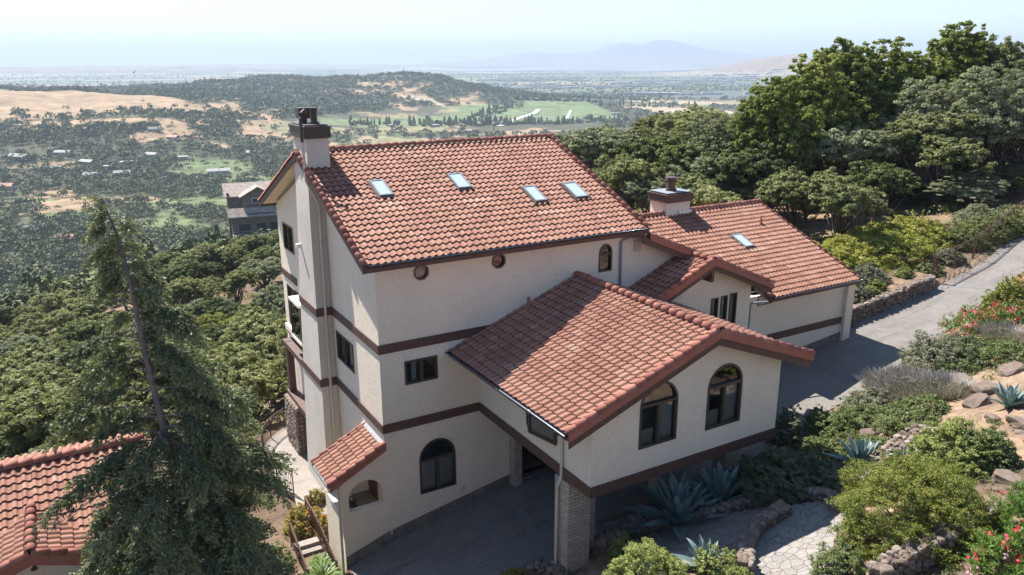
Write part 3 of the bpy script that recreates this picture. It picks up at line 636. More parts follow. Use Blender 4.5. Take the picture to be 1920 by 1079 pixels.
mb = MB(); fascia(mb, (GP, CF+.03, gz_-.1), (CE0-.02, CF+.03, ez-.1), .3, .045, (0, -1, 0)); fascia(mb, (GP, CF+.03, gz_-.1), (CE1+.02, CF+.03, ezr-.1), .3, .045, (0, -1, 0))
fascia(mb, (CE0+.02, CF, ez+.02), (CE0+.02, 0, ez+.02), .22, .04, (-1, 0, 0)); fascia(mb, (CE1-.02, CF, ezr+.02), (CE1-.02, 0, ezr+.02), .22, .04, (1, 0, 0)); mb.obj('fascia', M_BR, H)
gutter('gutter', (CE0-.10, CF+.06, ez+.0), (CE0-.10, -.02, ez+.0), (-1, 0, 0), H, .08)
mb = MB(); mb.tube([(CE0-.08, -5.45, ez-.07), (CE0+.1, -5.45, ez-.2), (3.68, -5.45, ez-.5), (3.69, -5.45, BZ+.05), (3.67, -5.45, BZ-.15), (3.58, -5.40, BZ-.35), (3.56, -5.38, -.62)], .052, 10); o = mb.obj('downpipe', M_PIPE, H); o['label'] = 'cream downpipe at the corner pillar'
mb = MB(); mb.tube([(5.56, -.42, 6.55), (5.56, -.42, 6.98)], .06, 10); mb.obj('vent_pipe', M_CAP, rw)
# pillars
def brick_box(name, a, b, label=None):
    x0, y0, z0 = a; x1, y1, z1 = b; mb = MB(); mb.box(a, b); o = mb.obj(name, M_BRICK, H); me = o.data
    uv = me.uv_layers.new(name='UVMap')
    for p in me.polygons:
        for li in p.loop_indices:
            c = me.vertices[me.loops[li].vertex_index].co; n = p.normal
            uv.data[li].uv = (c.y if abs(n.x) > .5 else c.x, c.z if abs(n.z) < .5 else c.y)
    if label: o['label'] = label
    return o
brick_box('pillar', (3.66, -5.9, -1.0), (4.5, -5.15, BZ-.07), 'near corner brick pillar with downpipe')
brick_box('pillar', (4.5+.002, -5.55, -1.0), (4.95, -4.9, BZ-.25))
brick_box('pillar', (4.96, -.4, -.9), (5.3, -.003, 2.7), 'brick pillar against the house wall')
brick_box('pillar', (8.45, -4.45, -.6), (8.9, -4.0, BZ-.07), 'middle brick pillar behind the big agave')
brick_box('pillar', (10.75, -5.4, -.4), (11.35, -4.8, BZ-.07), 'brick pillar beside the dark shrub')
cw = brick_box('curb_wall', (4.96, -4.6, -1.0), (8.44, -4.22, .02), 'low brick curb along the carport edge')
mb = MB()
for k in range(30): mb.box((4.97+k*.116, -4.66, .022), (4.97+k*.116+.1, -4.16, .12+.005*random.random()), random.random())
mb.obj('brick_coping', M_BRICK, cw)
mb = MB(); mb.box((5.0, -5.3, -.9), (8.4, -4.62, -.02)); mb.obj('footing', M_CONC2, cw)

# --- entry gable between the wings
EGX, EGZ, pe = 13.12, 7.62, .43; ne = math.hypot(1, pe); EY = -1.85
ww = lambda x: EGZ-.12-pe*abs(x-EGX)
wall('wall', (0, -1.2, 0), X3, Z3, [(9.9, 0), (15.95, 0), (15.95, ww(15.95)), (EGX, ww(EGX)), (9.9, ww(9.9))], [rectp(13.72, 14.12, 4.35, 5.84), rectp(14.25, 14.63, 4.35, 5.86), rectp(14.75, 15.16, 4.35, 5.90)], .2, M_ST, H)
for k, (a, b, c) in enumerate(((13.72, 14.12, 5.84), (14.25, 14.63, 5.86), (14.75, 15.16, 5.90))):
    window(H, (0, -1.2, 0), X3, Z3, rectp(a, b, 4.35, c), [], fr=.05, blind=[rectp(a, b, 4.4, c)], label=['left', 'middle', 'right'][k]+' of the three narrow windows under the entry gable')
mb = MB(); mb.box((15.75, -.99, 0), (15.95, -.003, 6.2)); mb.obj('wall', M_ST, H)
VWe = V3(1, 0, pe)/ne; VEe = V3(-1, 0, pe)/ne
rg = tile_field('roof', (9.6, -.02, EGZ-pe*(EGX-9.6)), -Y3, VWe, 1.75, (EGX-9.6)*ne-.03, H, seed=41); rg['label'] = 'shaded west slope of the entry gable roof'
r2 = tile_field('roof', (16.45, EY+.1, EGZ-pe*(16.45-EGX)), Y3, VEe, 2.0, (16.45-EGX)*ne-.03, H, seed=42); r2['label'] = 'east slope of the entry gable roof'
mb = MB(); slab(mb, (9.6, -.02, EGZ-pe*(EGX-9.6)-.01), -Y3, VWe, 1.8, (EGX-9.6)*ne, .1); slab(mb, (16.45, EY+.04, EGZ-pe*(16.45-EGX)-.01), Y3, VEe, 2.1, (16.45-EGX)*ne, .1); mb.obj('soffit', M_BR, rg)
mb = MB(); caps(mb, (EGX, -.3, EGZ+.045), (EGX, EY, EGZ+.045), .14, 43); mb.obj('ridge_tiles', M_CAP, rg, True)
mb = MB(); caps(mb, (EGX, EY+.05, EGZ+.06), (9.6, EY+.05, EGZ-pe*(EGX-9.6)+.06), .135, 44); caps(mb, (EGX, EY+.05, EGZ+.06), (16.5, EY+.05, EGZ-pe*(16.5-EGX)+.06), .135, 45); mb.obj('rake_tiles', M_CAP, rg, True)
mb = MB(); fascia(mb, (EGX, EY-.02, EGZ+.06), (9.6, EY-.02, EGZ-pe*(EGX-9.6)+.06), .22, .055, (0, -1, 0)); fascia(mb, (EGX, EY-.02, EGZ+.06), (16.5, EY-.02, EGZ-pe*(16.5-EGX)+.06), .22, .055, (0, -1, 0)); mb.obj('rake_board', M_CAP, rg)
mb = MB(); fascia(mb, (EGX, EY+.03, EGZ-.1), (9.6, EY+.03, EGZ-pe*(EGX-9.6)-.1), .26, .045, (0, -1, 0)); fascia(mb, (EGX, EY+.03, EGZ-.1), (16.47, EY+.03, EGZ-pe*(16.47-EGX)-.1), .26, .045, (0, -1, 0)); mb.box((EGX-.07, EY+.04, EGZ-.85), (EGX+.07, -1.2, EGZ-.2)); mb.obj('fascia', M_BR, H)
# shed slope right of the main roof
pv_ = .42; nvv = math.hypot(1, pv_); sx0, sz0 = 9.9, 9.02; SE = V3(-1, 0, pv_)/nvv; sx1 = 13.5; sz1 = sz0-pv_*(sx1-sx0)
rs = tile_field('roof', (sx1, -.5, sz1), Y3, SE, 6.3, (sx1-10.9)*nvv, H, seed=51); rs['label'] = 'east facing roof slope between main roof and garage roof'
mb = MB(); slab(mb, (sx1, -.58, sz1-.01), Y3, SE, 6.5, (sx1-10.2)*nvv, .1); mb.obj('soffit', M_BR, rs)
mb = MB(); caps(mb, (10.85, -.56, sz0-pv_*(10.85-sx0)+.05), (sx1+.05, -.56, sz1+.05), .13, 52); mb.obj('rake_tiles', M_CAP, rs, True)
mb = MB(); fascia(mb, (10.5, -.6, sz0-pv_*(10.5-sx0)-.1), (sx1+.03, -.6, sz1-.1), .26, .05, (0, -1, 0)); mb.obj('fascia', M_BR, rs)
mb = MB(); fascia(mb, (10.85, -.64, sz0-pv_*(10.85-sx0)+.06), (sx1+.03, -.64, sz1+.06), .2, .05, (0, -1, 0)); mb.obj('rake_board', M_CAP, rs)
# louvre vent
mb = MB(); mb.box((10.58, -.02, 7.93), (10.95, -.003, 8.40))
for k in range(6): mb.box((10.6, -.045, 7.96+k*.075), (10.93, -.021, 7.985+k*.075))
mb.obj('louvre_vent', M_PIPE, H)
mb = MB(); mb.tube([(10.45, -.5, 8.62), (10.4, -.12, 8.58), (10.0, -.08, 8.5), (9.93, -.07, 8.42), (9.96, -.07, 6.35), (10.05, -.2, 6.15), (10.6, -.75, 5.95)], .045, 10); o = mb.obj('downpipe', M_FLASH, H); o['label'] = 'grey downpipe beside the louvre vent'
mb = MB(); mb.tube([(10.5, -.5, 6.1), (10.5, -.5, 6.55)], .05, 10); mb.obj('vent_pipe', M_CAP, rg)

# --- garage
pg = .41; ng = math.hypot(1, pg); GE = 5.05; GRY = 6.0; GRZ = GE+pg*(GRY+.6); VG = V3(0, 1, pg)/ng; VGB = V3(0, -1, pg)/ng
GX0, GX1 = 15.0, 23.92
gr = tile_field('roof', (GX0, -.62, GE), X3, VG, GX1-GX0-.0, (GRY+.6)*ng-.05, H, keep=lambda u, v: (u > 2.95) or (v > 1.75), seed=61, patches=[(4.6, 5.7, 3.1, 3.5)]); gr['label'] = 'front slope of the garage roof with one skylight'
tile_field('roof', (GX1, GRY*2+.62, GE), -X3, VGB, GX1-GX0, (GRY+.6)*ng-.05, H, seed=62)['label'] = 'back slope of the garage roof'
mb = MB(); slab(mb, (17.95, -.6, GE-.01), X3, VG, GX1-17.95, (GRY+.6)*ng, .1); slab(mb, (GX0, 1.05, GE-.01+pg*1.65), X3, VG, 2.94, (GRY-1.05)*ng, .1); slab(mb, (GX1, GRY*2+.6, GE-.01), -X3, VGB, GX1-GX0, (GRY+.6)*ng, .1); mb.obj('soffit', M_ST, gr)
mb = MB(); caps(mb, (GX0, GRY, GRZ+.045), (GX1+.03, GRY, GRZ+.045), .135, 63); mb.obj('ridge_tiles', M_CAP, gr, True)
mb = MB(); caps(mb, (17.95, 1.4, GE+pg*2+.05), (17.95, -.66, GE+.05), .125, 65); caps(mb, (GX1, GRY, GRZ+.02), (GX1, -.66, GE+.02), .085, 66); mb.obj('rake_tiles', M_CAP, gr, True)
mb = MB(); fascia(mb, (17.92, -.6, GE+.01), (GX1, -.6, GE+.01), .2, .04, (0, -1, 0)); fascia(mb, (17.93, -.63, GE), (17.93, 1.4, GE+pg*2.0), .25, .04, (-1, 0, 0)); fascia(mb, (GX1-.02, -.63, GE), (GX1-.02, GRY, GRZ), .22, .04, (1, 0, 0)); mb.obj('fascia', M_BR, H)
gutter('gutter', (17.98, -.71, GE+.02), (GX1, -.71, GE+.02), (0, -1, 0), H)
skylight(gr, (0, -.6, GE), X3, VG, 19.55, 20.15, (2.68+.6)*ng, (3.68+.6)*ng, 'single skylight on the garage roof')
mb = MB(); mb.tube([(22.2, 4.2, GE+pg*4.8-.1), (22.2, 4.2, GE+pg*4.8+.35)], .05, 10); mb.obj('vent_pipe', M_CAP, gr)
mb = MB(); mb.tube([(18.1, -.68, GE-.06), (18.0, -.5, GE-.2), (17.3, -.12, GE-.25), (17.22, -.08, GE-.35), (17.22, -.08, .95)], .045, 10); o = mb.obj('downpipe', M_FLASH, H); o['label'] = 'grey downpipe left of the garage wall'
window(H, (0, 0, 0), X3, Z3, rectp(17.75, 18.5, 4.55, 4.98), [], fr=.04)
# white corner post and parapet return at the far end of the garage
mb = MB(); mb.box((23.65, -.22, .9), (24.15, .2, 4.72)); mb.obj('corner_post', M_ST, H)
mb = MB(); mb.box((22.4, -.03, 4.503), (23.64, .2, 4.58)); mb.cut(); mb.box((23.7, .22, 4.46), (24.05, 3.4, 4.56)); mb.cut(); mb.box((23.6, -.27, 4.72), (24.2, .25, 4.8)); mb.obj('parapet_cap', M_WHITE, H)
# garage chimney
mb = MB(); mb.box((17.25, 5.75, 6.9), (18.75, 7.0, 8.35)); c2 = mb.obj('chimney', M_ST, H); c2['label'] = 'short square chimney on the garage ridge'
mb = MB(); mb.box((17.15, 5.65, 8.352), (18.85, 7.1, 8.72)); mb.box((17.1, 5.6, 8.72), (18.9, 7.15, 8.77)); mb.box((17.25, 5.75, 8.77), (18.75, 7.0, 8.82)); mb.obj('cap', M_BR, c2)
mb = MB(); mb.box((17.2, 5.7, 8.822), (18.8, 7.05, 8.84)); mb.obj('flashing', M_FLASH, c2)
mb = MB(); mb.tube([(18.0, 6.35, 8.83), (18.0, 6.35, 8.95), (18.0, 6.35, 8.96), (18.0, 6.35, 9.45)], [.27, .27, .2, .2], 20); mb.tube([(18, 6.35, 9.46), (18, 6.35, 9.5), (18, 6.35, 9.54)], [.33, .33, .15], 20); mb.obj('flue', M_BRM, c2)
mb = MB(); mb.box((18.0, 5.66, 7.78), (18.8, 5.748, 7.9)); mb.obj('flashing', M_WHITE, c2)
# stone base courses along the drive
def base_course(name, x0, x1, h, y=-.07):
    mb = MB(); r = np.random.default_rng(5); x = x0
    while x < x1:
        wd = min(.5, x1-x); z = float(drive_z(x, 0)); z2 = float(drive_z(x+wd, 0))
        v = [(x, y, z-.4), (x+wd, y, z2-.4), (x+wd, -.003, z2-.4), (x, -.003, z-.4), (x, y, z+h), (x+wd, y, z2+h), (x+wd, -.003, z2+h), (x, -.003, z+h)]
        mb.add(v, [(0, 1, 5, 4), (4, 5, 6, 7), (1, 2, 6, 5), (3, 0, 4, 7)]); x += wd
    return mb.obj(name, M_BASE, H)
base_course('stone_base', -1.62, 4.94, .36); base_course('stone_base', 16.5, 23.64, .4)
mb = MB(); mb.box((.05, -.09, -1.1), (.12, -.075, -.95)); mb.cut(); mb.box((2.95, -.04, -.2), (3.05, -.003, -.08)); mb.obj('wall_outlet', M_PIPE, H)

# ================================================================= GROUND
def pip(X, Y, poly):
    r = np.zeros(X.shape, bool); n = len(poly); j = n-1
    for i in range(n):
        xi, yi = poly[i]; xj, yj = poly[j]
        r ^= ((yi > Y) != (yj > Y)) & (X < (xj-xi)*(Y-yi)/(yj-yi+1e-12)+xi); j = i
    return r
VINE = [[(477, 1467), (649, 1401), (763, 1439), (816, 1550), (538, 1457)], [(805, 1378), (1040, 1716), (1207, 1684), (1066, 1329), (927, 1366)], [(836, 1684), (971, 1664), (920, 1482), (714, 1438)], [(430, 1480), (520, 1440), (640, 1390), (600, 1340), (420, 1400)]]
TAN = [[(1388, 1939), (1643, 1875), (1731, 1633), (1396, 1700)], [(751, 1859), (791, 1648), (831, 1857)], [(1224, 1593), (1452, 1492), (1397, 1312), (1231, 1400)]]
def gold_mask(f, r, n1, n2):
    bias = .075*np.exp(-.5*(((f-2300)/450)**2+((r+300)/480)**2))+.075*sst(450, 600, f)*(1-sst(1050, 1250, f))-.03*np.exp(-.5*(((f-1150)/160)**2+((r+800)/300)**2))
    return sst(.485, .55, n1*.55+n2*.45-bias)
def cover(X, Y):
    """real colour of the land: dry grass, woodland floor, turf, vines"""
    f = (X-CX)*fwv[0]+(Y-CY)*fwv[1]; r = (X-CX)*rtv[0]+(Y-CY)*rtv[1]; rho = np.hypot(f, r)
    n1 = fbm(f/170+3, r/170, 5); n2 = fbm(f/45, r/45+7, 4)
    gold = np.array([.31, .215, .13]); wood = np.array([.075, .078, .045]); turf = np.array([.13, .165, .07]); vine = np.array([.145, .185, .085]); tan = np.array([.36, .29, .20]); soil = np.array([.20, .14, .095])
    C = np.tile(wood, (len(f), 1))
    g = gold_mask(f, r, n1, n2)[:, None]; g[rho < 420] *= .35
    C = C*(1-g)+gold*g
    # broad open pasture on the left hills
    p = np.exp(-.5*(((f-1400)/150)**2+((r+820)/270)**2)); p = sst(.42, .6, p*(.75+.5*n2))[:, None]; C = C*(1-p)+gold*p
    # golf course in the valley
    q = (sst(.53, .60, fbm(f/60, r/90+2, 3))*(f > 520)*(f < 1000)*(r < 60)*(r > -650))[:, None]*.9; C = C*(1-q)+turf*q
    flat = (far_h(f, r) < -88)&(rho > 1150)
    k = (sst(.56, .64, n1)*flat*(rho > 1150)*(rho < 2600))[:, None]*.6; C = C*(1-k)+vine*k
    for P in VINE: C[pip(X, Y, P)] = vine*(.85+.3*n2[pip(X, Y, P)][:, None])
    for P in TAN: C[pip(X, Y, P)] = tan
    # far plain: patchwork of fields
    cell = vnoise(np.floor(f/420)*3.7, np.floor(r/600+.3*np.floor(f/420))*5.1); pl_ = (rho > 2700)&(far_h(f, r) < -85)
    pc_ = np.where(cell[:, None] > .66, tan*.8, np.where(cell[:, None] > .45, vine*.8, np.array([.10, .12, .09])))
    C[pl_] = pc_[pl_]*(.75+.5*fbm(f[pl_]/130, r[pl_]/300, 3))[:, None]
    town = pl_&(fbm(f/500, r/900, 3) > .5)&(rho < 6500); C[town] = C[town]*.6+np.array([.14, .14, .15])*.4
    mt = (far_h(f, r) > -80)&(rho > 6000); C[mt] = gold*.8*(.7+.5*n1[mt])[:, None]
    mt2 = (rho > 13500)&(far_h(f, r) > 100); C[mt2] = np.array([.13, .13, .08])
    # near ground: leaf litter and dry soil
    nr = rho < 260; a = sst(.42, .62, n2)[:, None]; lit = np.array([.17, .12, .08])*(1-a)+np.array([.30, .21, .13])*a; wn = (1-sst(70, 260, rho))[:, None]
    C = C*(1-wn)+lit*wn
    gd = ((Y < 2)&(X > 2)&(X < 60)&(rho < 70)); b = fbm(X/2.2, Y/2.2, 4); a = sst(.38, .6, b+.010*(X-8)-.02)[:, None]
    gc = np.array([.115, .08, .06])*(1-a)+np.array([.235, .165, .11])*a; C[gd] = gc[gd]
    return C
def build_ground():
    th = np.unique(np.concatenate([np.linspace(-180, -48, 40), np.linspace(-48, -38, 40), np.linspace(-38, 38, 860), np.linspace(38, 48, 40), np.linspace(48, 180, 40)]))
    rh = np.concatenate([[0], 2*1.05**np.arange(30)]); rr = rh[-1]
    l = [rr]
    while rr < 32000:
        rr *= 1.011 if rr < 3000 else 1.02
        l.append(rr)
    rh = np.concatenate([rh[:-1], l])
    T, Rr = np.meshgrid(np.radians(th), rh, indexing='ij'); f = Rr*np.cos(T); r = Rr*np.sin(T)
    X = CX+fwv[0]*f+rtv[0]*r; Y = CY+fwv[1]*f+rtv[1]*r
    Z = ground(X.ravel(), Y.ravel()).reshape(X.shape)
    # the paved strip sits on the ground sheet
    Z = np.where(on_drive(X, Y), Z-.07, Z)
    nt_, nr_ = X.shape; me = bpy.data.meshes.new('ground')
    V = np.stack([X, Y, Z], -1).reshape(-1, 3)
    i, j = np.meshgrid(np.arange(nt_-1), np.arange(nr_-1), indexing='ij'); a = (i*nr_+j).ravel(); q = np.stack([a, a+nr_, a+nr_+1, a+1], 1)
    me.vertices.add(len(V)); me.vertices.foreach_set('co', V.astype('f').ravel())
    me.loops.add(q.size); me.loops.foreach_set('vertex_index', q.astype('i').ravel())
    me.polygons.add(len(q)); me.polygons.foreach_set('loop_start', np.arange(0, q.size, 4, dtype='i')); me.polygons.foreach_set('loop_total', np.full(len(q), 4, 'i'))
    me.polygons.foreach_set('use_smooth', np.ones(len(q), bool)); me.update(calc_edges=True)
    C = cover(V[:, 0], V[:, 1]); at = me.color_attributes.new('cover', 'FLOAT_COLOR', 'POINT'); at.data.foreach_set('color', np.concatenate([C, np.ones((len(C), 1))], 1).astype('f').ravel())
    m, n, b = mat('dry_grass_and_soil'); ac = NN(n, 'ShaderNodeAttribute', attribute_name='cover')
    near = ramp(n, noise(n, 2.2, 6, .7), [(.3, (.55, .55, .55)), (.7, (1.35, 1.35, 1.35))]); farn = ramp(n, noise(n, .03, 5, .65), [(.35, (.7, .7, .7)), (.65, (1.25, 1.25, 1.25))])
    c = mixc(n, 1, ac.outputs['Color'], near, 'MULTIPLY'); c = mixc(n, 1, c, farn, 'MULTIPLY'); n.links.new(c, b.inputs['Base Color']); b.inputs['Roughness'].default_value = .95; b.inputs['Specular IOR Level'].default_value = .15
    bump(n, b, noise(n, 6, 5, .7), .7, .12)
    me.materials.append(m); o = link('ground', me); o['kind'] = 'structure'; return o
DX0, DX1 = -14., 70.
def on_drive(X, Y):
    y0 = ye(X); y1 = np.where(X < 22, .1, yb(X))
    return (X > -1.5)&(X < DX1)&(Y > y0)&(Y < y1)&((X > 2.2)|(Y < 0))
build_ground()
def sheet(name, xs, ylo, yhi, m, lift, ny=14):
    X = np.array(xs); mb = MB(); V = []
    for x in X:
        a, b = float(ylo(x)), float(yhi(x))
        for k in range(ny+1):
            y = a+(b-a)*k/ny; V.append((x, y, float(drive_z(x, y))+lift))
    F = [(i*(ny+1)+k, (i+1)*(ny+1)+k, (i+1)*(ny+1)+k+1, i*(ny+1)+k+1) for i in range(len(X)-1) for k in range(ny)]
    mb.add(V, F); return mb.obj(name, m)
drv = sheet('driveway', np.arange(-1.55, 70, .6), lambda x: ye(x), lambda x: -.32 if x < 22 else yb(x)-.02, M_CONC, .0); drv['kind'] = 'structure'
apr = sheet('driveway_aggregate_edge', np.arange(-1.55, 22.6, .6), lambda x: -.318, lambda x: -.072, M_AGG, .002, 1); apr['kind'] = 'structure'
# exposed aggregate joints dividing the slabs
mb = MB()
def strip(mb, p, q, w, lift=.006):
    p = np.array(p, float); q = np.array(q, float); d = q-p; L = np.linalg.norm(d); d /= L; s = np.array([-d[1], d[0]])*w/2; n = max(2, int(L/.4)); V = []
    for k in range(n+1):
        c = p+d*L*k/n
        for e in (-1, 1): x, y = c+s*e; V.append((x, y, float(drive_z(x, y))+lift))
    mb.add(V, [(2*k, 2*k+1, 2*k+3, 2*k+2) for k in range(n)])
for p, q, w_ in (((3.2, -.34), (2.3, -8.5), .42), ((4.7, -.4), (3.6, -5.1), .34), ((9.2, -.34), (9.2, -4.4), .3), ((14.2, -.34), (14.0, -4.6), .34), ((19.0, -.34), (18.8, -4.1), .3), ((25.3, .6), (27.2, -3.0), .34), ((33.2, .6), (34.6, -1.5), .34), ((.6, -.34), (-.4, -8.5), .05)):
    strip(mb, p, q, w_)
o = mb.obj('driveway_joints', M_AGG); o['kind'] = 'structure'
mb = MB(); strip(mb, (23.4, .48), (25.4, .48), .5); strip(mb, (25.4, .62), (33, .62), .5); o = mb.obj('driveway_gravel_edge', M_AGG); o['kind'] = 'structure'
# path, stairs and terrace west of the house
def sheet2(name, poly, z, m, th=.25):
    mb = MB(); n = len(poly); mb.add([(x, y, z) for x, y in poly]+[(x, y, z-th) for x, y in poly], [tuple(range(n)), tuple(reversed(range(n, 2*n)))]+[(i+n, (i+1) % n+n, (i+1) % n, i) for i in range(n)]); o = mb.obj(name, m); o['kind'] = 'structure'; return o
arc = [(.75-3.1*math.cos(t), 8.8+4.2*math.sin(t)) for t in np.linspace(-.62, 1.15, 16)]
sheet2('terrace_path', [(-.3, 12.8), (-.3, 2.9), (-1.75, 2.9), (-2.1, 4.2)]+arc, -2.2, M_CONC2)
mb = MB()
for k in range(6): mb.box((-2.75, 2.85-.34*(k+1), -2.95), (-1.72, 2.85-.34*k, -2.22-.12*(k)))
st = mb.obj('garden_steps', M_CONC2); tag(st, 'short flight of pale concrete steps outside the wing wall', 'steps')

# ---------------------------------------------------------------- rocks, walls, fences
def ico():
    p = (1+5**.5)/2; v = [(-1, p, 0), (1, p, 0), (-1, -p, 0), (1, -p, 0), (0, -1, p), (0, 1, p), (0, -1, -p), (0, 1, -p), (p, 0, -1), (p, 0, 1), (-p, 0, -1), (-p, 0, 1)]
    f = [(0, 11, 5), (0, 5, 1), (0, 1, 7), (0, 7, 10), (0, 10, 11), (1, 5, 9), (5, 11, 4), (11, 10, 2), (10, 7, 6), (7, 1, 8), (3, 9, 4), (3, 4, 2), (3, 2, 6), (3, 6, 8), (3, 8, 9), (4, 9, 5), (2, 4, 11), (6, 2, 10), (8, 6, 7), (9, 8, 1)]
    v = [np.array(a)/np.linalg.norm(a) for a in v]; return v, f
def subdiv(v, f):
    v = list(v); c = {}; g = []
    def mid(a, b):
        k = (min(a, b), max(a, b))
        if k not in c: m_ = v[a]+v[b]; v.append(m_/np.linalg.norm(m_)); c[k] = len(v)-1
        return c[k]
    for a, b, d in f:
        x, y, z = mid(a, b), mid(b, d), mid(d, a); g += [(a, x, z), (b, y, x), (d, z, y), (x, y, z)]
    return v, g
I0 = ico(); I1 = subdiv(*I0); I2 = subdiv(*I1)
I0 = (np.array(I0[0]), I0[1]); I1 = (np.array(I1[0]), I1[1]); I2 = (np.array(I2[0]), I2[1])
def rock(mb, c, s, r, tint=None, base=I1, boxy=.55):
    v = base[0].copy(); v = np.sign(v)*np.abs(v)**(1-boxy*.5); v = v/np.abs(v).max()
    v = v*(1+r.normal(0, .09, (len(v), 1)))*np.array(s); a = r.uniform(0, 6.28); ca, sa = math.cos(a), math.sin(a)
    v = v@np.array([[ca, sa, 0], [-sa, ca, 0], [0, 0, 1]]); tl = r.normal(0, .15); v[:, 2] += v[:, 0]*tl
    mb.add(v+np.array(c), base[1], float(np.clip(r.normal(.5, .25), 0, 1)) if tint is None else tint)
def stone_wall(name, pts, h, th, label, s=.17, seed=0, base_z=None, m=None, sink=.1):
    r = np.random.default_rng(seed); mb = MB(); P = [np.array(p, float) for p in pts]
    seg = [np.linalg.norm(P[i+1]-P[i]) for i in range(len(P)-1)]; tot = sum(seg)
    def at(t):
        for i, L in enumerate(seg):
            if t <= L or i == len(seg)-1: return P[i]+(P[i+1]-P[i])*min(1, t/L), (P[i+1]-P[i])/L
            t -= L
    t = 0
    core = []
    while t < tot:
        c, d = at(t); n = np.array([-d[1], d[0]]); g = gz(c[0], c[1]) if base_z is None else base_z(c[0], c[1]); rows = int(math.ceil((h+sink)/(s*.95)))
        for k in range(rows):
            z = g-sink+s*.5+k*s*.93
            for e in ((-1, 1) if k < rows-1 else (-1, 0, 1)):
                o = n*e*(th/2-s*.35); q = c+o+d*r.uniform(-.4, .4)*s
                rock(mb, (q[0], q[1], z+r.normal(0, s*.08)), (s*r.uniform(.5, .85), s*r.uniform(.45, .65), s*r.uniform(.42, .58)), r)
        core.append((c, n, g)); t += s*1.12
    V = []
    for c, n, g in core:
        for e, z in ((-1, -sink-.1), (1, -sink-.1), (1, h-s*.5), (-1, h-s*.5)): q = c+n*e*(th/2-s*.3); V.append((q[0], q[1], g+z))
    K = len(core); mb.add(V, [(4*i+a, 4*i+4+a, 4*i+4+(a+1) % 4, 4*i+(a+1) % 4) for i in range(K-1) for a in range(4)]+[(0, 1, 2, 3), (4*K-1, 4*K-2, 4*K-3, 4*K-4)], .12)
    o = mb.obj(name, m or M_ROCK); return tag(o, label, 'stone wall')
dz = lambda x, y: float(drive_z(x, y))
stone_wall('retaining_wall', [(25.0, 1.6), (25.2, .95), (28.5, .82), (32.3, .85)], .78, .34, 'dark fieldstone retaining wall holding the bed beside the upper driveway', .24, 1, dz)
def GP_(l, dmin=12.): return [at_px(x, y, dmin)[:2] for x, y in l]
stone_wall('garden_wall', GP_([(1326, 975), (1382, 957), (1445, 943), (1507, 935), (1554, 943), (1573, 965)]), .28, .3, 'dark rubble edging round the far side of the flagstone patio', .17, 2)
stone_wall('garden_wall', GP_([(1130, 1010), (1190, 1000), (1255, 990), (1326, 977)]), .3, .3, 'low dark rubble wall in the shade under the big agave', .18, 3)
stone_wall('garden_wall', GP_([(1395, 1085), (1398, 1040), (1412, 1010), (1445, 988), (1476, 968)]), .5, .36, 'curved mortared stone wall along the flagstone patio', .16, 4)
stone_wall('garden_wall', GP_([(1640, 1110), (1689, 1080), (1757, 1046), (1820, 1012), (1868, 990)]), .7, .4, 'long stone wall below the oleander at bottom right', .17, 5)
stone_wall('garden_wall', GP_([(1601, 922), (1622, 893), (1664, 866), (1695, 838), (1726, 820)]), .25, .5, 'cobble row curving up past the middle agave', .18, 6)
stone_wall('garden_wall', GP_([(990, 1078), (1020, 1074), (1062, 1080)]), .3, .4, 'pale rubble wall at the bottom edge beside the driveway', .14, 7)
stone_wall('garden_wall', GP_([(1062, 1052), (1100, 1040), (1165, 1020)]), .45, .35, 'rough rock wall at the foot of the corner pillar', .22, 8)
stone_wall('garden_wall', GP_([(1560, 1079), (1575, 1045), (1590, 1010)]), .25, .3, 'reddish rocks between patio and green mound', .18, 9)
# flagstone patio
def draped(name, poly, m, lift=.05, st=.22):
    xs = [p[0] for p in poly]; ys = [p[1] for p in poly]; gx = np.arange(min(xs), max(xs)+st, st); gy = np.arange(min(ys), max(ys)+st, st)
    X, Y = np.meshgrid(gx, gy, indexing='ij'); Z = ground(X.ravel(), Y.ravel()).reshape(X.shape)
    Z = Z+lift; In = pip(X, Y, poly); V = np.stack([X, Y, Z], -1).reshape(-1, 3); ny = len(gy); F = []
    for i in range(len(gx)-1):
        for j in range(ny-1):
            if In[i, j] or In[i+1, j] or In[i, j+1] or In[i+1, j+1]: F.append((i*ny+j, (i+1)*ny+j, (i+1)*ny+j+1, i*ny+j+1))
    mb = MB(); mb.add(V, F); o = mb.obj(name, m, None, True); return o
o = draped('flagstone_patio', GP_([(1476, 962), (1530, 950), (1565, 970), (1575, 1000), (1560, 1100), (1390, 1100), (1402, 1040), (1420, 1005)]), M_FLAG, .10); o['kind'] = 'structure'
o = draped('lower_flagstone_path', GP_([(1180, 1045), (1200, 1015), (1300, 990), (1400, 965), (1455, 955), (1430, 985), (1395, 1005), (1380, 1060), (1250, 1070)]), M_FLAG, .07); o['kind'] = 'structure'
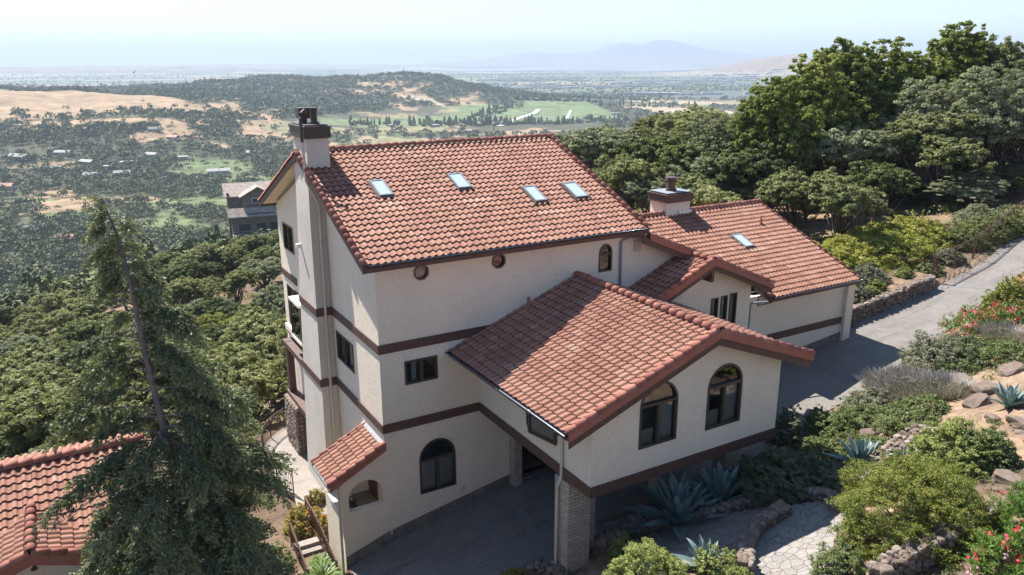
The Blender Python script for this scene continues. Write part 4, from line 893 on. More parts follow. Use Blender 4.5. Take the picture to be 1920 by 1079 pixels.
# loose rocks
for k, (px_, py_, s, lb) in enumerate(((1830, 760, .55, 'large flat brown rock beside the uppermost agave'), (1632, 818, .5, 'flat tan boulder behind the middle agave'), (1850, 735, .7, 'wide flat reddish slab left of the uppermost agave'), (1895, 700, .6, 'tilted dark rock above the uppermost agave'), (1800, 715, .5, 'rough brown boulder on the upper bank'), (1890, 905, .45, 'grey boulder at the corner of the long stone wall'), (1912, 800, .5, 'pale boulder at the right edge of the bank'), (1860, 790, .3, 'rounded tan rock in the bare soil'), (1110, 1008, .4, 'dark flat rock behind the low rubble wall'), (1735, 750, .3, 'small tan rock among the lavender'))):
    x, y, _ = at_px(px_, py_, 12.); mb = MB(); r = np.random.default_rng(k+50); s *= .8; rock(mb, (0, 0, 0), (s, s*.7, s*.38), r, .35, I1, .9); rock(mb, (s*.5, s*.4, -.1), (s*.5, s*.4, s*.3), r, .5, I1, .9)
    o = mb.obj('boulder', M_ROCK); o.location = (x, y, gz(x, y)+.08); tag(o, lb, 'rock', 'boulders on the garden bank')
mb = MB(); r = np.random.default_rng(77)
for k in range(900):
    x = r.uniform(4.5, 26); y = r.uniform(-16, -5); 
    if fbm(np.array([x/1.5]), np.array([y/1.5]), 2)[0] < .38 or y > ye(x)-.4: continue
    s = r.uniform(.04, .15); rock(mb, (x, y, gz(x, y)), (s, s*.8, s*.5), r, None, I0)
tag(mb.obj('rubble', M_ROCK), 'small stones scattered over the planted bank', 'stones', kind='stuff')
mb = MB()
for k in range(420):
    t = r.uniform(0, 1); x, y, _ = at_px(1605+t*140+r.normal(0, 8), 925-115*t**.8+r.normal(0, 9), 12.); s = r.uniform(.06, .15); rock(mb, (x, y, gz(x, y)+.03), (s, s*.8, s*.6), r, None, I1)
tag(mb.obj('cobbles', M_COBBLE), 'loose pinkish cobbles heaped between the agaves', 'stones', kind='stuff')
# cobble pier under the deck corner
mb = MB(); r = np.random.default_rng(8); x0, x1, y0, y1 = -.6, .05, 9.6, 11.5
for z in np.arange(-3.2, .05, .2):
    for y in np.arange(y0, y1, .2): rock(mb, (x0, y+r.uniform(-.05, .05), z), (.09, .12, .10), r, None, I1, .2)
    for x in np.arange(x0, x1, .2): rock(mb, (x, y0, z), (.12, .09, .10), r, None, I1, .2)
mb.box((x0, y0, -3.4), (x1, y1, .08), .1)
mb.obj('stone_pier', M_COBBLE, house)
def railing(name, pts, h, label, m=M_BRM, picks=.12, post=1.7, closed=False, thick=.02, topr=.03, lat=True, group=None):
    """metal railing > post (each), rail, picket; pts are (x,y,z) along the foot"""
    P = [np.array(p, float) for p in pts]; root = empty(name, tuple(P[0]), label, 'railing', group); O = P[0]; seg = [np.linalg.norm(P[i+1]-P[i]) for i in range(len(P)-1)]
    cum = np.concatenate([[0], np.cumsum(seg)])
    at = lambda t: np.array([np.interp(t, cum, [p[k] for p in P]) for k in range(3)])-O
    mb = MB(); mb.tube([p-O+(0, 0, h) for p in P], topr, 6); mb.tube([p-O+(0, 0, .12) for p in P], .018, 6)
    if lat: mb.tube([p-O+(0, 0, h-.14) for p in P], .014, 6)
    mb.obj('rail', m, root); mb = MB()
    for t in np.arange(picks, cum[-1], picks): p = at(t); mb.tube([p+(0, 0, .12), p+(0, 0, h)], .0085, 4, cap=False)
    mb.obj('picket', m, root)
    for t in np.linspace(0, cum[-1], max(2, int(round(cum[-1]/post))+1)):
        p = at(t); mb = MB(); mb.box((p[0]-thick, p[1]-thick, p[2]-.15), (p[0]+thick, p[1]+thick, p[2]+h+.03)); mb.box((p[0]-thick*1.5, p[1]-thick*1.5, p[2]+h+.03), (p[0]+thick*1.5, p[1]+thick*1.5, p[2]+h+.05)); mb.obj('post', m, root)
    return root
railing('curved_railing', [(x, y, -2.2) for x, y in arc], 1.0, 'curved brown metal railing around the terrace path', post=1.2)
railing('stair_railing', [(-2.8, 2.9, -2.25), (-2.8, .7, -2.95)], .95, 'sloping brown stair railing on the open side of the steps', post=1.0)
railing('stair_railing', [(-1.85, 4.2, -2.2), (-1.85, 2.7, -2.25), (-1.78, .7, -2.95)], .95, 'brown stair railing next to the wing wall', post=1.0)
fp = [(x, float(yb(x))+.55, float(drive_z(x, 0))+.1) for x in np.arange(33.2, 60, 1.4)]
railing('fence', fp, 1.35, 'long brown metal fence climbing beside the upper driveway', picks=.28, post=2.6, thick=.04, topr=.035)
railing('fence', [(33.2, 1.3, 3.1), (31.5, 4.6, 3.05), (29.2, 8.6, 2.9), (27.2, 12.0, 2.7)], 1.2, 'brown metal fence across the back of the planted bed', picks=.2, post=2.4, thick=.03)

# ================================================================= PLANTS
def crown_mesh(name, seed, R, Hh, leaves, leaf, clumps=26, shape='oak', base=0.):
    """leaf sized faces on twig ends, twig ends gathered on a few uneven lobes: ragged outline, real gaps"""
    r = np.random.default_rng(seed); nl = max(5, clumps//4); cs = []
    for k in range(nl):
        for _ in range(20):
            d = r.normal(size=3); d /= np.linalg.norm(d)
            if d[2] > -.3: break
        q = r.uniform(.38, .78) if k else .1; c = d*np.array([R, R, Hh*.5])*q+np.array([0, 0, base+Hh*.48]); cs.append((c, R*r.uniform(.26, .46), r.uniform(.25, .8)))
    nt_ = clumps*18; lw = np.array([c[1]**2 for c in cs]); li = r.choice(nl, nt_, p=lw/lw.sum()); lc = np.array([c[0] for c in cs])[li]; lr = np.array([c[1] for c in cs])[li]
    d = r.normal(size=(nt_, 3)); d /= np.linalg.norm(d, axis=1)[:, None]; d[:, 2] = np.where(d[:, 2] < -.35, -d[:, 2], d[:, 2]); q = r.uniform(.5, 1.25, nt_); tc = lc+d*(lr*q)[:, None]*np.array([1, 1, .85*Hh/(2*R)+.1]); tc[:, 2] = np.maximum(tc[:, 2], base*.6+.05)
    if shape == 'dome':
        nt_ = clumps*22; d = r.normal(size=(nt_, 3)); d /= np.linalg.norm(d, axis=1)[:, None]; d[:, 2] = np.abs(d[:, 2]); li = r.integers(0, nl, nt_)
        lump = 1+.13*np.sin(d[:, 0]*5.1+seed)*np.cos(d[:, 1]*4.3+seed*.7)+.08*np.sin(d[:, 0]*11+d[:, 2]*9+seed); tc = d*(r.uniform(.72, 1.02, nt_)*lump)[:, None]*np.array([R, R, Hh])
        gap = r.random(nt_) < .05; tc[gap] *= .85
    tr_ = R*r.uniform(.045, .125, nt_)*(450/nt_)**.25*(1.15 if shape == 'dome' else 1); tt_ = r.uniform(.1, .75, nt_)*.6+np.array([c[2] for c in cs])[li]*.4
    w = tr_**2; idx = r.choice(nt_, leaves, p=w/w.sum()); e = r.normal(size=(leaves, 3)); e /= np.linalg.norm(e, axis=1)[:, None]; e[:, 2] = np.where(e[:, 2] < -.4, -e[:, 2], e[:, 2]); e = e*.75+d[idx]*.35
    P = tc[idx]+e*(tr_[idx]*(.35+.75*r.random(leaves)))[:, None]*np.array([1.15, 1.15, .7])
    nrm = e+r.normal(size=(leaves, 3))*.6+np.array([0, 0, .4]); nrm /= np.linalg.norm(nrm, axis=1)[:, None]
    a = np.cross(nrm, r.normal(size=(leaves, 3))); a /= np.linalg.norm(a, axis=1)[:, None]; b = np.cross(nrm, a); s = leaf*r.uniform(.5, 1.3, (leaves, 1)); bw = .55
    V = np.stack([P-a*s, P-b*s*bw+nrm*s*.15, P+a*s, P+b*s*bw+nrm*s*.15], 1).reshape(-1, 3)
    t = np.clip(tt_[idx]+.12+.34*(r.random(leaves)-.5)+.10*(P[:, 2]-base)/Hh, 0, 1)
    tw = [(tc[k], tr_[k], 0) for k in range(0, nt_, max(1, nt_//26))]
    return quads_mesh(name, V, 4, t), cs+tw
def limb_mesh(name, seed, Hb, R, Hh, cs, r0, lean=.1):
    r = np.random.default_rng(seed); mb = MB(); b = np.array([r.uniform(-.3, .3), r.uniform(-.3, .3), 0.]); top = np.array([r.uniform(-1, 1)*lean*R, r.uniform(-1, 1)*lean*R, Hb+Hh*.35])
    trunk = [b*0+(0, 0, -.6), b*.2, b+(0, 0, Hb*.45), top*.6+(0, 0, 0), top]
    mb.tube(trunk, [r0*1.35, r0*1.1, r0*.85, r0*.7, r0*.4], 7)
    for c, rad, _ in cs[:40]:
        s = trunk[2]+(trunk[3]-trunk[2])*r.uniform(0, 1.2); m = (s+c)/2+r.normal(size=3)*R*.07+(0, 0, -.06*R)
        mb.tube([s, m, c], [r0*.36, r0*.2, r0*.06], 4, cap=False)
    o = mb
    me = bpy.data.meshes.new(name); me.from_pydata(np.concatenate(o.v).tolist(), [], o.f); me.polygons.foreach_set('use_smooth', np.ones(len(me.polygons), bool)); me.update(); return me
LEAF = {
 'olive': tint_mat('olive_oak_leaves', [(0, (0.059, 0.069, 0.030)), (.35, (0.140, 0.156, 0.066)), (.7, (0.244, 0.259, 0.110)), (1, (0.371, 0.370, 0.190))], .65, .3, .25, .35, .15),
 'deep': tint_mat('deep_green_leaves', [(0, (0.037, 0.050, 0.021)), (.4, (0.085, 0.109, 0.040)), (.75, (0.161, 0.186, 0.065)), (1, (0.248, 0.265, 0.100))], .6, .3, .25, .3, .15),
 'grey': tint_mat('grey_green_leaves', [(0, (0.076, 0.086, 0.048)), (.4, (0.171, 0.187, 0.107)), (.8, (0.277, 0.298, 0.181)), (1, (0.391, 0.407, 0.259))], .7, .25, .25, .3, .15),
 'lime': tint_mat('bright_green_leaves', [(0, (0.068, 0.086, 0.023)), (.4, (0.164, 0.185, 0.046)), (.8, (0.287, 0.296, 0.072)), (1, (0.423, 0.395, 0.129))], .65, .35, .3, .25, .15),
 'bay': tint_mat('glossy_bay_leaves', [(0, (0.044, 0.065, 0.018)), (.35, (0.100, 0.135, 0.033)), (.7, (0.213, 0.244, 0.056)), (1, (0.388, 0.388, 0.112))], .55, .35, .3, .2, .2)}
M_BARK = plain('tree_bark', (.10, .08, .065), .95, 0, 5, .35, .5)
class Kind: pass
def tree_kind(seed, R, Hh, Hb, leaves, leaf, mt, clumps=26, r0=.22, shape='oak'):
    k = Kind(); k.c, cs = crown_mesh('crown', seed, R, Hh, leaves, leaf, clumps, shape, Hb); k.t = limb_mesh('trunk', seed+1, Hb, R, Hh, cs, r0); k.c.materials.append(LEAF[mt]); k.t.materials.append(M_BARK); k.R = R; k.H = Hb+Hh; return k
def plant_tree(k, x, y, label, group, sc=1., rz=None, z=None, name='oak_tree', cat='tree', sz=1.):
    rz = random.uniform(0, 6.28) if rz is None else rz
    e = empty(name, (x, y, (gz(x, y) if z is None else z)-.15), label, cat, group, rz, (sc, sc, sc*sz))
    link('crown', k.c, e); link('trunk', k.t, e); return e
BIG = [tree_kind(100, 4.8, 10.0, .8, 85000, .12, 'bay', 84, .28), tree_kind(110, 4.6, 9.6, 1.0, 85000, .12, 'bay', 80, .26), tree_kind(120, 5.0, 8.6, .9, 70000, .10, 'grey', 60, .3), tree_kind(130, 4.7, 9.0, .9, 70000, .10, 'olive', 58, .28)]
MID = [tree_kind(200, 3.7, 5.4, 1.2, 34000, .115, 'olive', 34), tree_kind(210, 3.5, 5.2, 1.1, 34000, .115, 'olive', 30), tree_kind(220, 3.7, 5.0, 1.3, 34000, .11, 'grey', 34), tree_kind(230, 3.4, 5.6, 1.2, 34000, .115, 'deep', 32), tree_kind(240, 3.1, 4.9, 1.0, 30000, .11, 'lime', 28)]
KN = ['olive', 'olive', 'grey green', 'deep green', 'bright green']
# --- big trees right of the house (position, scale, height stretch, kind, words)
RT = [(1500, 69, 92, 5.0, 1, 'tall dense glossy tree left of the big right hand group'),
      (1590, 72, 94, 5.3, 0, 'tall glossy tree with yellow green top, second in the right hand group'),
      (1680, 73, 68, 5.6, 1, 'tallest glossy tree of the right hand group, its top against the sky'),
      (1765, 74, 64, 5.3, 0, 'tall yellow green topped tree in the middle of the right hand group'),
      (1835, 80, 57, 4.2, 3, 'open topped tree showing behind the right hand group'),
      (1915, 70, 62, 4.4, 3, 'tall olive tree in the top right corner'),
      (1780, 66, 150, 4.8, 2, 'grey green spreading oak in front of the tall glossy trees'),
      (1875, 63, 128, 4.9, 2, 'broad light grey oak standing over the fence'),
      (1935, 61, 112, 4.7, 2, 'grey oak cut by the right edge'),
      (1690, 70, 200, 3.8, 2, 'smaller grey oak under the tall glossy trees'),
      (1455, 62, 165, 3.6, 0, 'glossy tree with rounded shoulder at the left end of the group'),
      (1555, 68, 262, 3.6, 3, 'low oak with open trunk left of the bright hedge'),
      (1450, 60, 290, 3.3, 2, 'grey oak just behind the garage ridge end'),
      (1620, 69, 270, 3.6, 3, 'low olive oak above the lime hedge'),
      (1380, 66, 215, 4.2, 2, 'rounded oak crown behind the right end of the garage roof'),
      (1325, 74, 192, 4.4, 3, 'tall round topped oak behind the garage chimney'),
      (1270, 76, 235, 4.0, 3, 'smaller oak left of the round topped one'),
      (1850, 57, 325, 3.0, 2, 'low grey oak filling the gap above the fence'),
      (1905, 60, 300, 3.6, 3, 'dark leafy oak low at the right edge behind the fence'),
      (1800, 66, 290, 3.6, 1, 'low glossy tree at the right end of the lime hedge'),
      (1730, 70, 290, 3.8, 3, 'shaded oak behind the middle of the lime hedge'),
      (1330, 62, 290, 3.4, 2, 'low grey oak between garage chimney and the round topped oak')]
for px, d, ytop, Rw, k, lb in RT:
    a = math.atan((px-960)/FPX/1.02); x = CX+fwv[0]*d+rtv[0]*d*math.tan(a); y = CY+fwv[1]*d+rtv[1]*d*math.tan(a)
    rd = ray_dir(px, ytop); zt_ = CZ+rd[2]*(d/(rd[0]*fwv[0]+rd[1]*fwv[1])); need = zt_-gz(x, y); sc = Rw/BIG[k].R; sz = need/(BIG[k].H*.985)/sc
    plant_tree(BIG[k], x, y, lb, 'large trees beside the upper driveway', sc, sz=sz)
# --- the wood round the house: each tree an object of its own
placed = []
def zone(th, rho):
    if th < -20: a = 'left of the tall conifer'
    elif th < -11: a = 'behind the tall conifer'
    elif th < -4: a = 'beside the west wall'
    elif th < 5: a = 'behind the main roof'
    elif th < 15: a = 'behind the garage roof'
    elif th < 24: a = 'behind the right hand trees'
    else: a = 'at the right edge'
    return a, ('near the house' if rho < 70 else 'in mid wood' if rho < 105 else 'along the far wood edge')
rr_ = np.random.default_rng(21); tries = 0; cnt = 0
cand = []
while len(placed) < 262 and tries < 60000:
    tries += 1
    th = rr_.uniform(-37, 35); rho = math.sqrt(rr_.uniform(30**2, 165**2)); t = math.radians(th); f = rho*math.cos(t); r = rho*math.sin(t)
    x = CX+fwv[0]*f+rtv[0]*r; y = CY+fwv[1]*f+rtv[1]*r
    if rect_d(x, y, -6.2, 25, -30, 15.5) < .1 or (x > 22 and y < (11.5 if x < 33 else 7.5+.25*(x-33))) : continue
    if x < -5 and y < 9 and x > -19: continue
    if rho < 33 and th < -8 and y < 11: continue
    if th > 14 and rho > 115: continue
    if -3 < th < 4 and rho < 110: 
        if rr_.random() < .5: continue
    if fbm(np.array([x/14.]), np.array([y/14.]), 2)[0] < .27 and rho > 95: continue
    sp = 3.1+rho*.013
    if any((x-a)**2+(y-b)**2 < sp*sp for a, b in placed): continue
    placed.append((x, y)); n_ = fbm(np.array([x/22.]), np.array([y/22.+4]), 2)[0]
    k = 2 if n_ > .5 else 3 if n_ < .3 else int(rr_.integers(0, 2)); k = int(rr_.integers(0, 5)) if rr_.random() < .3 else k
    za, zb = zone(th, rho); lb = f'{KN[k]} oak {za} {zb}'
    plant_tree(MID[k], x, y, lb, f'{KN[k]} oaks {za} {zb}', float(rr_.uniform(.72, 1.2))*(1.0 if rho > 60 else .9))
# --- woods beyond: too many to count, one object
def far_woods():
    r = np.random.default_rng(31); P = []
    def scatter(n, r0, r1, test, s0, s1, span=36, pw=1.):
        th = np.radians(r.uniform(-span, span, n)); rho = (r.uniform(0, 1, n)**pw)*(r1-r0)+r0; f = rho*np.cos(th); q = rho*np.sin(th)
        X = CX+fwv[0]*f+rtv[0]*q; Y = CY+fwv[1]*f+rtv[1]*q; ok = test(X, Y, f, q, rho, r.random(n)); s = r.uniform(s0, s1, n)
        X, Y, s = X[ok], Y[ok], s[ok]; P.append(np.stack([X, Y, ground(X, Y), s], 1))
    def dens(X, Y, f, q, rho, u):
        n1 = fbm(f/170+3, q/170, 5); n2 = fbm(f/45, q/45+7, 4); g = gold_mask(f, q, n1, n2)
        p = np.exp(-.5*(((f-1400)/150)**2+((q+820)/270)**2)); p = sst(.42, .6, p*(.75+.5*n2)); g = np.maximum(g*.93, p*.985)
        golf = sst(.53, .60, fbm(f/60, q/90+2, 3))*(f > 520)*(f < 1000)*(q < 60)*(q > -650); g = np.maximum(g, golf*.85)
        flat = (far_h(f, q) < -88)&(rho > 1150); g = np.where(flat, np.maximum(g, .6+.4*(fbm(f/150, q/300, 3) > .42)), g)
        for v in VINE+TAN: g = np.where(pip(X, Y, v), 1.1, g)
        return u > g
    scatter(4200, 150, 460, dens, 2.6, 4.8); n0 = sum(len(p) for p in P)
    scatter(17000, 440, 1250, dens, 1.8, 5.6); scatter(32000, 1200, 2900, dens, 2.5, 7.0)
    n1 = sum(len(p) for p in P)
    def plain_(X, Y, f, q, rho, u): return (far_h(f, q) < -95)&(fbm(f/320, q/900+3, 4) > .47)&(u > .2)
    scatter(15000, 2800, 9000, plain_, 3, 7.5, 36, 1.3)
    # wind breaks: rows of dark trees along the vineyards
    rows = []
    for (a, b, n) in (((470, 1400), (820, 1330), 70), ((600, 1340), (1060, 1300), 90), ((770, 1460), (960, 1650), 40), ((1030, 1730), (1230, 1690), 40), ((1190, 1590), (1460, 1480), 30), ((1400, 1950), (1650, 1885), 30)):
        t = np.linspace(0, 1, n)+r.normal(0, .004, n); rows.append(np.stack([a[0]+(b[0]-a[0])*t+r.normal(0, 9, n), a[1]+(b[1]-a[1])*t+r.normal(0, 9, n)], 1))
    rows = np.concatenate(rows); P.append(np.column_stack([rows, ground(rows[:, 0], rows[:, 1]), r.uniform(4, 7, len(rows))]))
    A = np.concatenate(P); n = len(A); cone = (r.random(n) < .06); cone[:n0] = r.random(n0) < .1; cone[-len(rows):] = r.random(len(rows)) < .6
    VV = []; TT = []
    # nearer ones: leafy faces, farther ones: lumpy crowns
    n_hi = n1; dist = np.hypot(A[:, 0]-CX, A[:, 1]-CY)
    cnt_ = np.where(dist[:n_hi] < 460, 150, np.where(dist[:n_hi] < 900, 80, np.where(dist[:n_hi] < 1300, 48, 26))); idx = np.repeat(np.arange(n_hi), cnt_); d = r.normal(size=(len(idx), 3)); d /= np.linalg.norm(d, axis=1)[:, None]; d[:, 2] = np.abs(d[:, 2])-.2
    lump = 1+.25*np.sin(d[:, 0]*5+idx)*np.cos(d[:, 1]*5+idx*1.3); c = A[idx]; sh = np.where(cone[idx], .55, 1)
    Pp = np.stack([c[:, 0]+d[:, 0]*c[:, 3]*lump*sh, c[:, 1]+d[:, 1]*c[:, 3]*lump*sh, c[:, 2]+c[:, 3]*.75+d[:, 2]*c[:, 3]*lump*np.where(cone[idx], 1.7, .8)], 1)
    nr = d+r.normal(size=d.shape)*.5; nr /= np.linalg.norm(nr, axis=1)[:, None]; a = np.cross(nr, r.normal(size=d.shape)); a /= np.linalg.norm(a, axis=1)[:, None]; b = np.cross(nr, a); s = (c[:, 3]*.17*np.sqrt(150/cnt_[idx])*.8)[:, None]*r.uniform(.6, 1.3, (len(idx), 1))
    VV.append(np.stack([Pp-a*s, Pp-b*s*.7, Pp+a*s, Pp+b*s*.7], 1).reshape(-1, 3)); tt = r.random(n)[idx]*.6+.2; TT.append(np.clip(tt+.2*(r.random(len(idx))-.5), 0, 1))
    me1 = (np.concatenate(VV), np.concatenate(TT))
    T3 = []; T3t = []
    for (lo_, hi_, base) in ((n1, n, I0),):
        v = base[0]*np.array([1.15, 1.15, 1]); F = np.array(base[1]); m_ = hi_-lo_; c = A[lo_:hi_]; q = v[None]*(1+r.normal(0, .17, (m_, len(v), 1))); cn = cone[lo_:hi_][:, None]
        q = np.stack([q[..., 0]*np.where(cn, .5*(1-.55*v[None, :, 2]), 1), q[..., 1]*np.where(cn, .5*(1-.55*v[None, :, 2]), 1), q[..., 2]*np.where(cn, 1.6, .75)+np.where(cn, 1.3, .6)], -1)
        q = q*c[:, None, 3:4]+c[:, None, :3]; T3.append(q[:, F].reshape(-1, 3)); T3t.append(np.clip(np.repeat(r.random(m_)*.7+.1, len(F))+r.normal(0, .1, m_*len(F)), 0, 1))
    V3_ = np.concatenate(T3); t3 = np.concatenate(T3t); V4, t4 = me1
    nq, ntr = len(V4)//4, len(V3_)//3; me = bpy.data.meshes.new('distant_woods'); V = np.concatenate([V4, V3_])
    me.vertices.add(len(V)); me.vertices.foreach_set('co', V.astype('f').ravel()); me.loops.add(len(V)); me.loops.foreach_set('vertex_index', np.arange(len(V), dtype='i'))
    me.polygons.add(nq+ntr); me.polygons.foreach_set('loop_start', np.concatenate([np.arange(nq)*4, nq*4+np.arange(ntr)*3]).astype('i')); me.polygons.foreach_set('loop_total', np.concatenate([np.full(nq, 4), np.full(ntr, 3)]).astype('i'))
    me.update(); at = me.attributes.new('tint', 'FLOAT', 'FACE'); at.data.foreach_set('value', np.concatenate([t4, t3]).astype('f'))
    me.materials.append(tint_mat('distant_foliage', [(0, (0.040, 0.052, 0.023)), (.35, (0.092, 0.109, 0.046)), (.7, (0.161, 0.178, 0.071)), (1, (0.253, 0.253, 0.103))], .8, 0, .02, 0))
    o = link('distant_woods', me); tag(o, 'woods and scattered oaks covering the valley and the hills beyond', 'trees', kind='stuff'); print('far trees', n, 'faces', nq+ntr)
far_woods()


def undergrowth():
    r = np.random.default_rng(41); n = 9000; th = np.radians(r.uniform(-38, 37, n)); rho = np.sqrt(r.uniform(26**2, 120**2, n)); f = rho*np.cos(th); q = rho*np.sin(th)
    X = CX+fwv[0]*f+rtv[0]*q; Y = CY+fwv[1]*f+rtv[1]*q
    ok = (rect_d(X, Y, -4.6, 25, -30, 13.5) > .1)&~((X > 22)&(Y < 10))&~((X < -4)&(Y < 4)&(X > -19))&(fbm(X/5, Y/5, 3) > .42); X, Y = X[ok], Y[ok]; Z = ground(X, Y); m = len(X); lf = 34
    idx = np.repeat(np.arange(m), lf); d = r.normal(size=(len(idx), 3)); d /= np.linalg.norm(d, axis=1)[:, None]; d[:, 2] = np.abs(d[:, 2]); s0 = r.uniform(.3, .9, m)[idx]
    P = np.stack([X[idx], Y[idx], Z[idx]], 1)+d*s0[:, None]*np.array([1, 1, .8]); nr = d+r.normal(size=d.shape)*.5; nr /= np.linalg.norm(nr, axis=1)[:, None]; a = np.cross(nr, r.normal(size=d.shape)); a /= np.linalg.norm(a, axis=1)[:, None]; b = np.cross(nr, a); s = .12*r.uniform(.6, 1.3, (len(idx), 1))
    me = quads_mesh('undergrowth', np.stack([P-a*s, P-b*s*.6, P+a*s, P+b*s*.6], 1).reshape(-1, 3), 4, np.clip(r.random(m)[idx]*.6+.2+r.normal(0, .1, len(idx)), 0, 1)); me.materials.append(LEAF['olive']); o = link('undergrowth', me); tag(o, 'low scrub covering the ground between the oaks', 'scrub', kind='stuff')
undergrowth()

def bank_cover():
    """weeds, mulch twigs and low creepers between the planted shrubs"""
    r = np.random.default_rng(43); n = 2600; X = r.uniform(4.5, 34, n); Y = r.uniform(-17, -1, n); ok = (Y < ye(X)-.25)&(fbm(X/1.6, Y/1.6, 3) > .40)&~((X < 10.8)&(Y < -8.2)&(Y > -12.2)); X, Y = X[ok], Y[ok]; Z = ground(X, Y); m = len(X); lf = 60
    idx = np.repeat(np.arange(m), lf); d = r.normal(size=(len(idx), 3)); d /= np.linalg.norm(d, axis=1)[:, None]; d[:, 2] = np.abs(d[:, 2]); s0 = r.uniform(.08, .34, m)[idx]
    P = np.stack([X[idx], Y[idx], Z[idx]], 1)+d*s0[:, None]*np.array([1.2, 1.2, .7]); nr = d+r.normal(size=d.shape)*.5; nr /= np.linalg.norm(nr, axis=1)[:, None]; a = np.cross(nr, r.normal(size=d.shape)); a /= np.linalg.norm(a, axis=1)[:, None]; b = np.cross(nr, a); s = .035*r.uniform(.5, 1.4, (len(idx), 1))
    me = quads_mesh('creeping_weeds', np.stack([P-a*s, P-b*s*.5, P+a*s, P+b*s*.5], 1).reshape(-1, 3), 4, np.clip(r.random(m)[idx]*.7+.15+r.normal(0, .12, len(idx)), 0, 1)); me.materials.append(tint_mat('mixed_weeds', [(0, (.05, .055, .025)), (.35, (.12, .14, .06)), (.6, (.20, .20, .10)), (.8, (.30, .25, .15)), (1, (.36, .28, .18))], .8, .2, 2, 0, .1)); o = link('creeping_weeds', me); tag(o, 'low creeping plants and dry weeds between the shrubs of the bank', 'groundcover', kind='stuff')
    n = 1700; X = r.uniform(-1.4, 60, n); t = r.random(n); yl = ye(X); yh = np.where(X < 22, -.1, yb(X)); e = r.exponential(.18, n); Y = np.where(t < .45, yl+e, np.where(t < .95, yh-e, yl+(yh-yl)*r.random(n))); ok = (Y > yl)&(Y < yh); X, Y = X[ok], Y[ok]; m = len(X); a = r.uniform(0, 6.28, m); s = r.uniform(.02, .055, m); z = drive_z(X, Y)+.014; c, q = np.cos(a)*s, np.sin(a)*s
    V = np.stack([np.stack([X-c, Y-q, z], 1), np.stack([X+q*.5, Y-c*.5, z+s*.5], 1), np.stack([X+c, Y+q, z], 1), np.stack([X-q*.5, Y+c*.5, z+s*.3], 1)], 1).reshape(-1, 3)
    me = quads_mesh('leaf_litter', V, 4, r.random(m)); me.materials.append(tint_mat('dry_leaves', [(0, (.07, .045, .03)), (.5, (.19, .125, .07)), (1, (.36, .26, .15))], .9, 0, 2, 0, .1)); o = link('leaf_litter', me); tag(o, 'dry leaves blown along the edges of the driveway', 'leaves', kind='stuff')
bank_cover()

# ================================================================= GARDEN PLANTS
def at(px, py, dmin=9.): x, y, _ = at_px(px, py, dmin); return x, y, gz(x, y)
def bush(px, py, R, Hh, leaves_, leaf_, mt, label, name='shrub', group=None, clumps=22, sy=1., seed=None, xyz=None, sink=.1):
    leaves, leaf = (int(leaves_*1.7), leaf_*.75) if mt != 'hedge' else (leaves_, leaf_)
    seed = int(px+py) if seed is None else seed; me, cs = crown_mesh('foliage', seed, R, Hh, leaves, leaf, int(clumps*1.6), 'dome', 0.); me.materials.append(LEAF[mt])
    x, y, z = xyz or at(px, py); root = empty(name, (x, y, z-sink), label, 'shrub', group); link('foliage', me, root, sc=(1, sy, 1)); r = np.random.default_rng(seed); mb = MB()
    for c, rad, _ in cs[-14:]: mb.tube([(0, 0, -.1), tuple(np.array(c)*np.array([.45, .45*sy, .4])+r.normal(size=3)*.04), tuple(np.array(c)*np.array([1, sy, 1]))], [.035, .022, .008], 5)
    mb.obj('stem', M_BARK, root); return root, cs
LEAF['mound'] = tint_mat('mound_leaves', [(0, (.035, .050, .008)), (.35, (.085, .115, .015)), (.65, (.16, .185, .025)), (.85, (.27, .24, .06)), (1, (.40, .31, .13))], .55, .25, 2.0, 0)
LEAF['yolk'] = tint_mat('yellow_green_leaves', [(0, (.06, .08, .02)), (.4, (.15, .19, .045)), (.75, (.30, .33, .10)), (1, (.48, .44, .16))], .55, .3, 2.5, 0)
LEAF['hedge'] = tint_mat('lime_hedge_leaves', [(0, (.07, .085, .02)), (.4, (.19, .205, .035)), (.75, (.32, .32, .06)), (1, (.44, .41, .11))], .55, .3, 2.5, 0)
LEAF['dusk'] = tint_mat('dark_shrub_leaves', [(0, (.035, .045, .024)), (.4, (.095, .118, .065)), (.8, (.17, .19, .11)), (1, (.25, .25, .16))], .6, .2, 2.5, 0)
LEAF['sage'] = tint_mat('sage_leaves', [(0, (.06, .065, .04)), (.4, (.13, .14, .085)), (.8, (.22, .225, .15)), (1, (.32, .30, .22))], .7, .2, 2.5, 0)
LEAF['juniper'] = tint_mat('juniper_leaves', [(0, (.035, .045, .015)), (.4, (.09, .12, .035)), (.8, (.17, .205, .07)), (1, (.27, .27, .13))], .6, .2, 2.5, 0)
LEAF['nandina'] = tint_mat('red_tipped_leaves', [(0, (.05, .08, .02)), (.4, (.14, .18, .035)), (.65, (.33, .26, .05)), (.85, (.45, .19, .06)), (1, (.42, .10, .05))], .55, .25, 3, 0)
M_OLE = tint_mat('oleander_leaves', [(0, (.03, .06, .012)), (.4, (.085, .15, .025)), (.8, (.17, .26, .05)), (1, (.30, .36, .12))], .45, .3, 2, 0)
M_PINK = tint_mat('pink_and_red_petals', [(0, (.55, .02, .04)), (.5, (.62, .04, .09)), (.7, (.75, .30, .42)), (1, (.85, .62, .68))], .6, .3, 1, 0, attr='tint', noisemix=.1)
M_RED = tint_mat('red_petals', [(0, (.45, .01, .03)), (.6, (.65, .03, .08)), (1, (.75, .20, .28))], .6, .3, 1, 0, noisemix=.1)
M_LAV = tint_mat('lavender_spikes', [(0, (.09, .10, .05)), (.45, (.20, .21, .12)), (.7, (.32, .28, .27)), (1, (.40, .33, .42))], .8, .2, 3, 0, noisemix=.15)
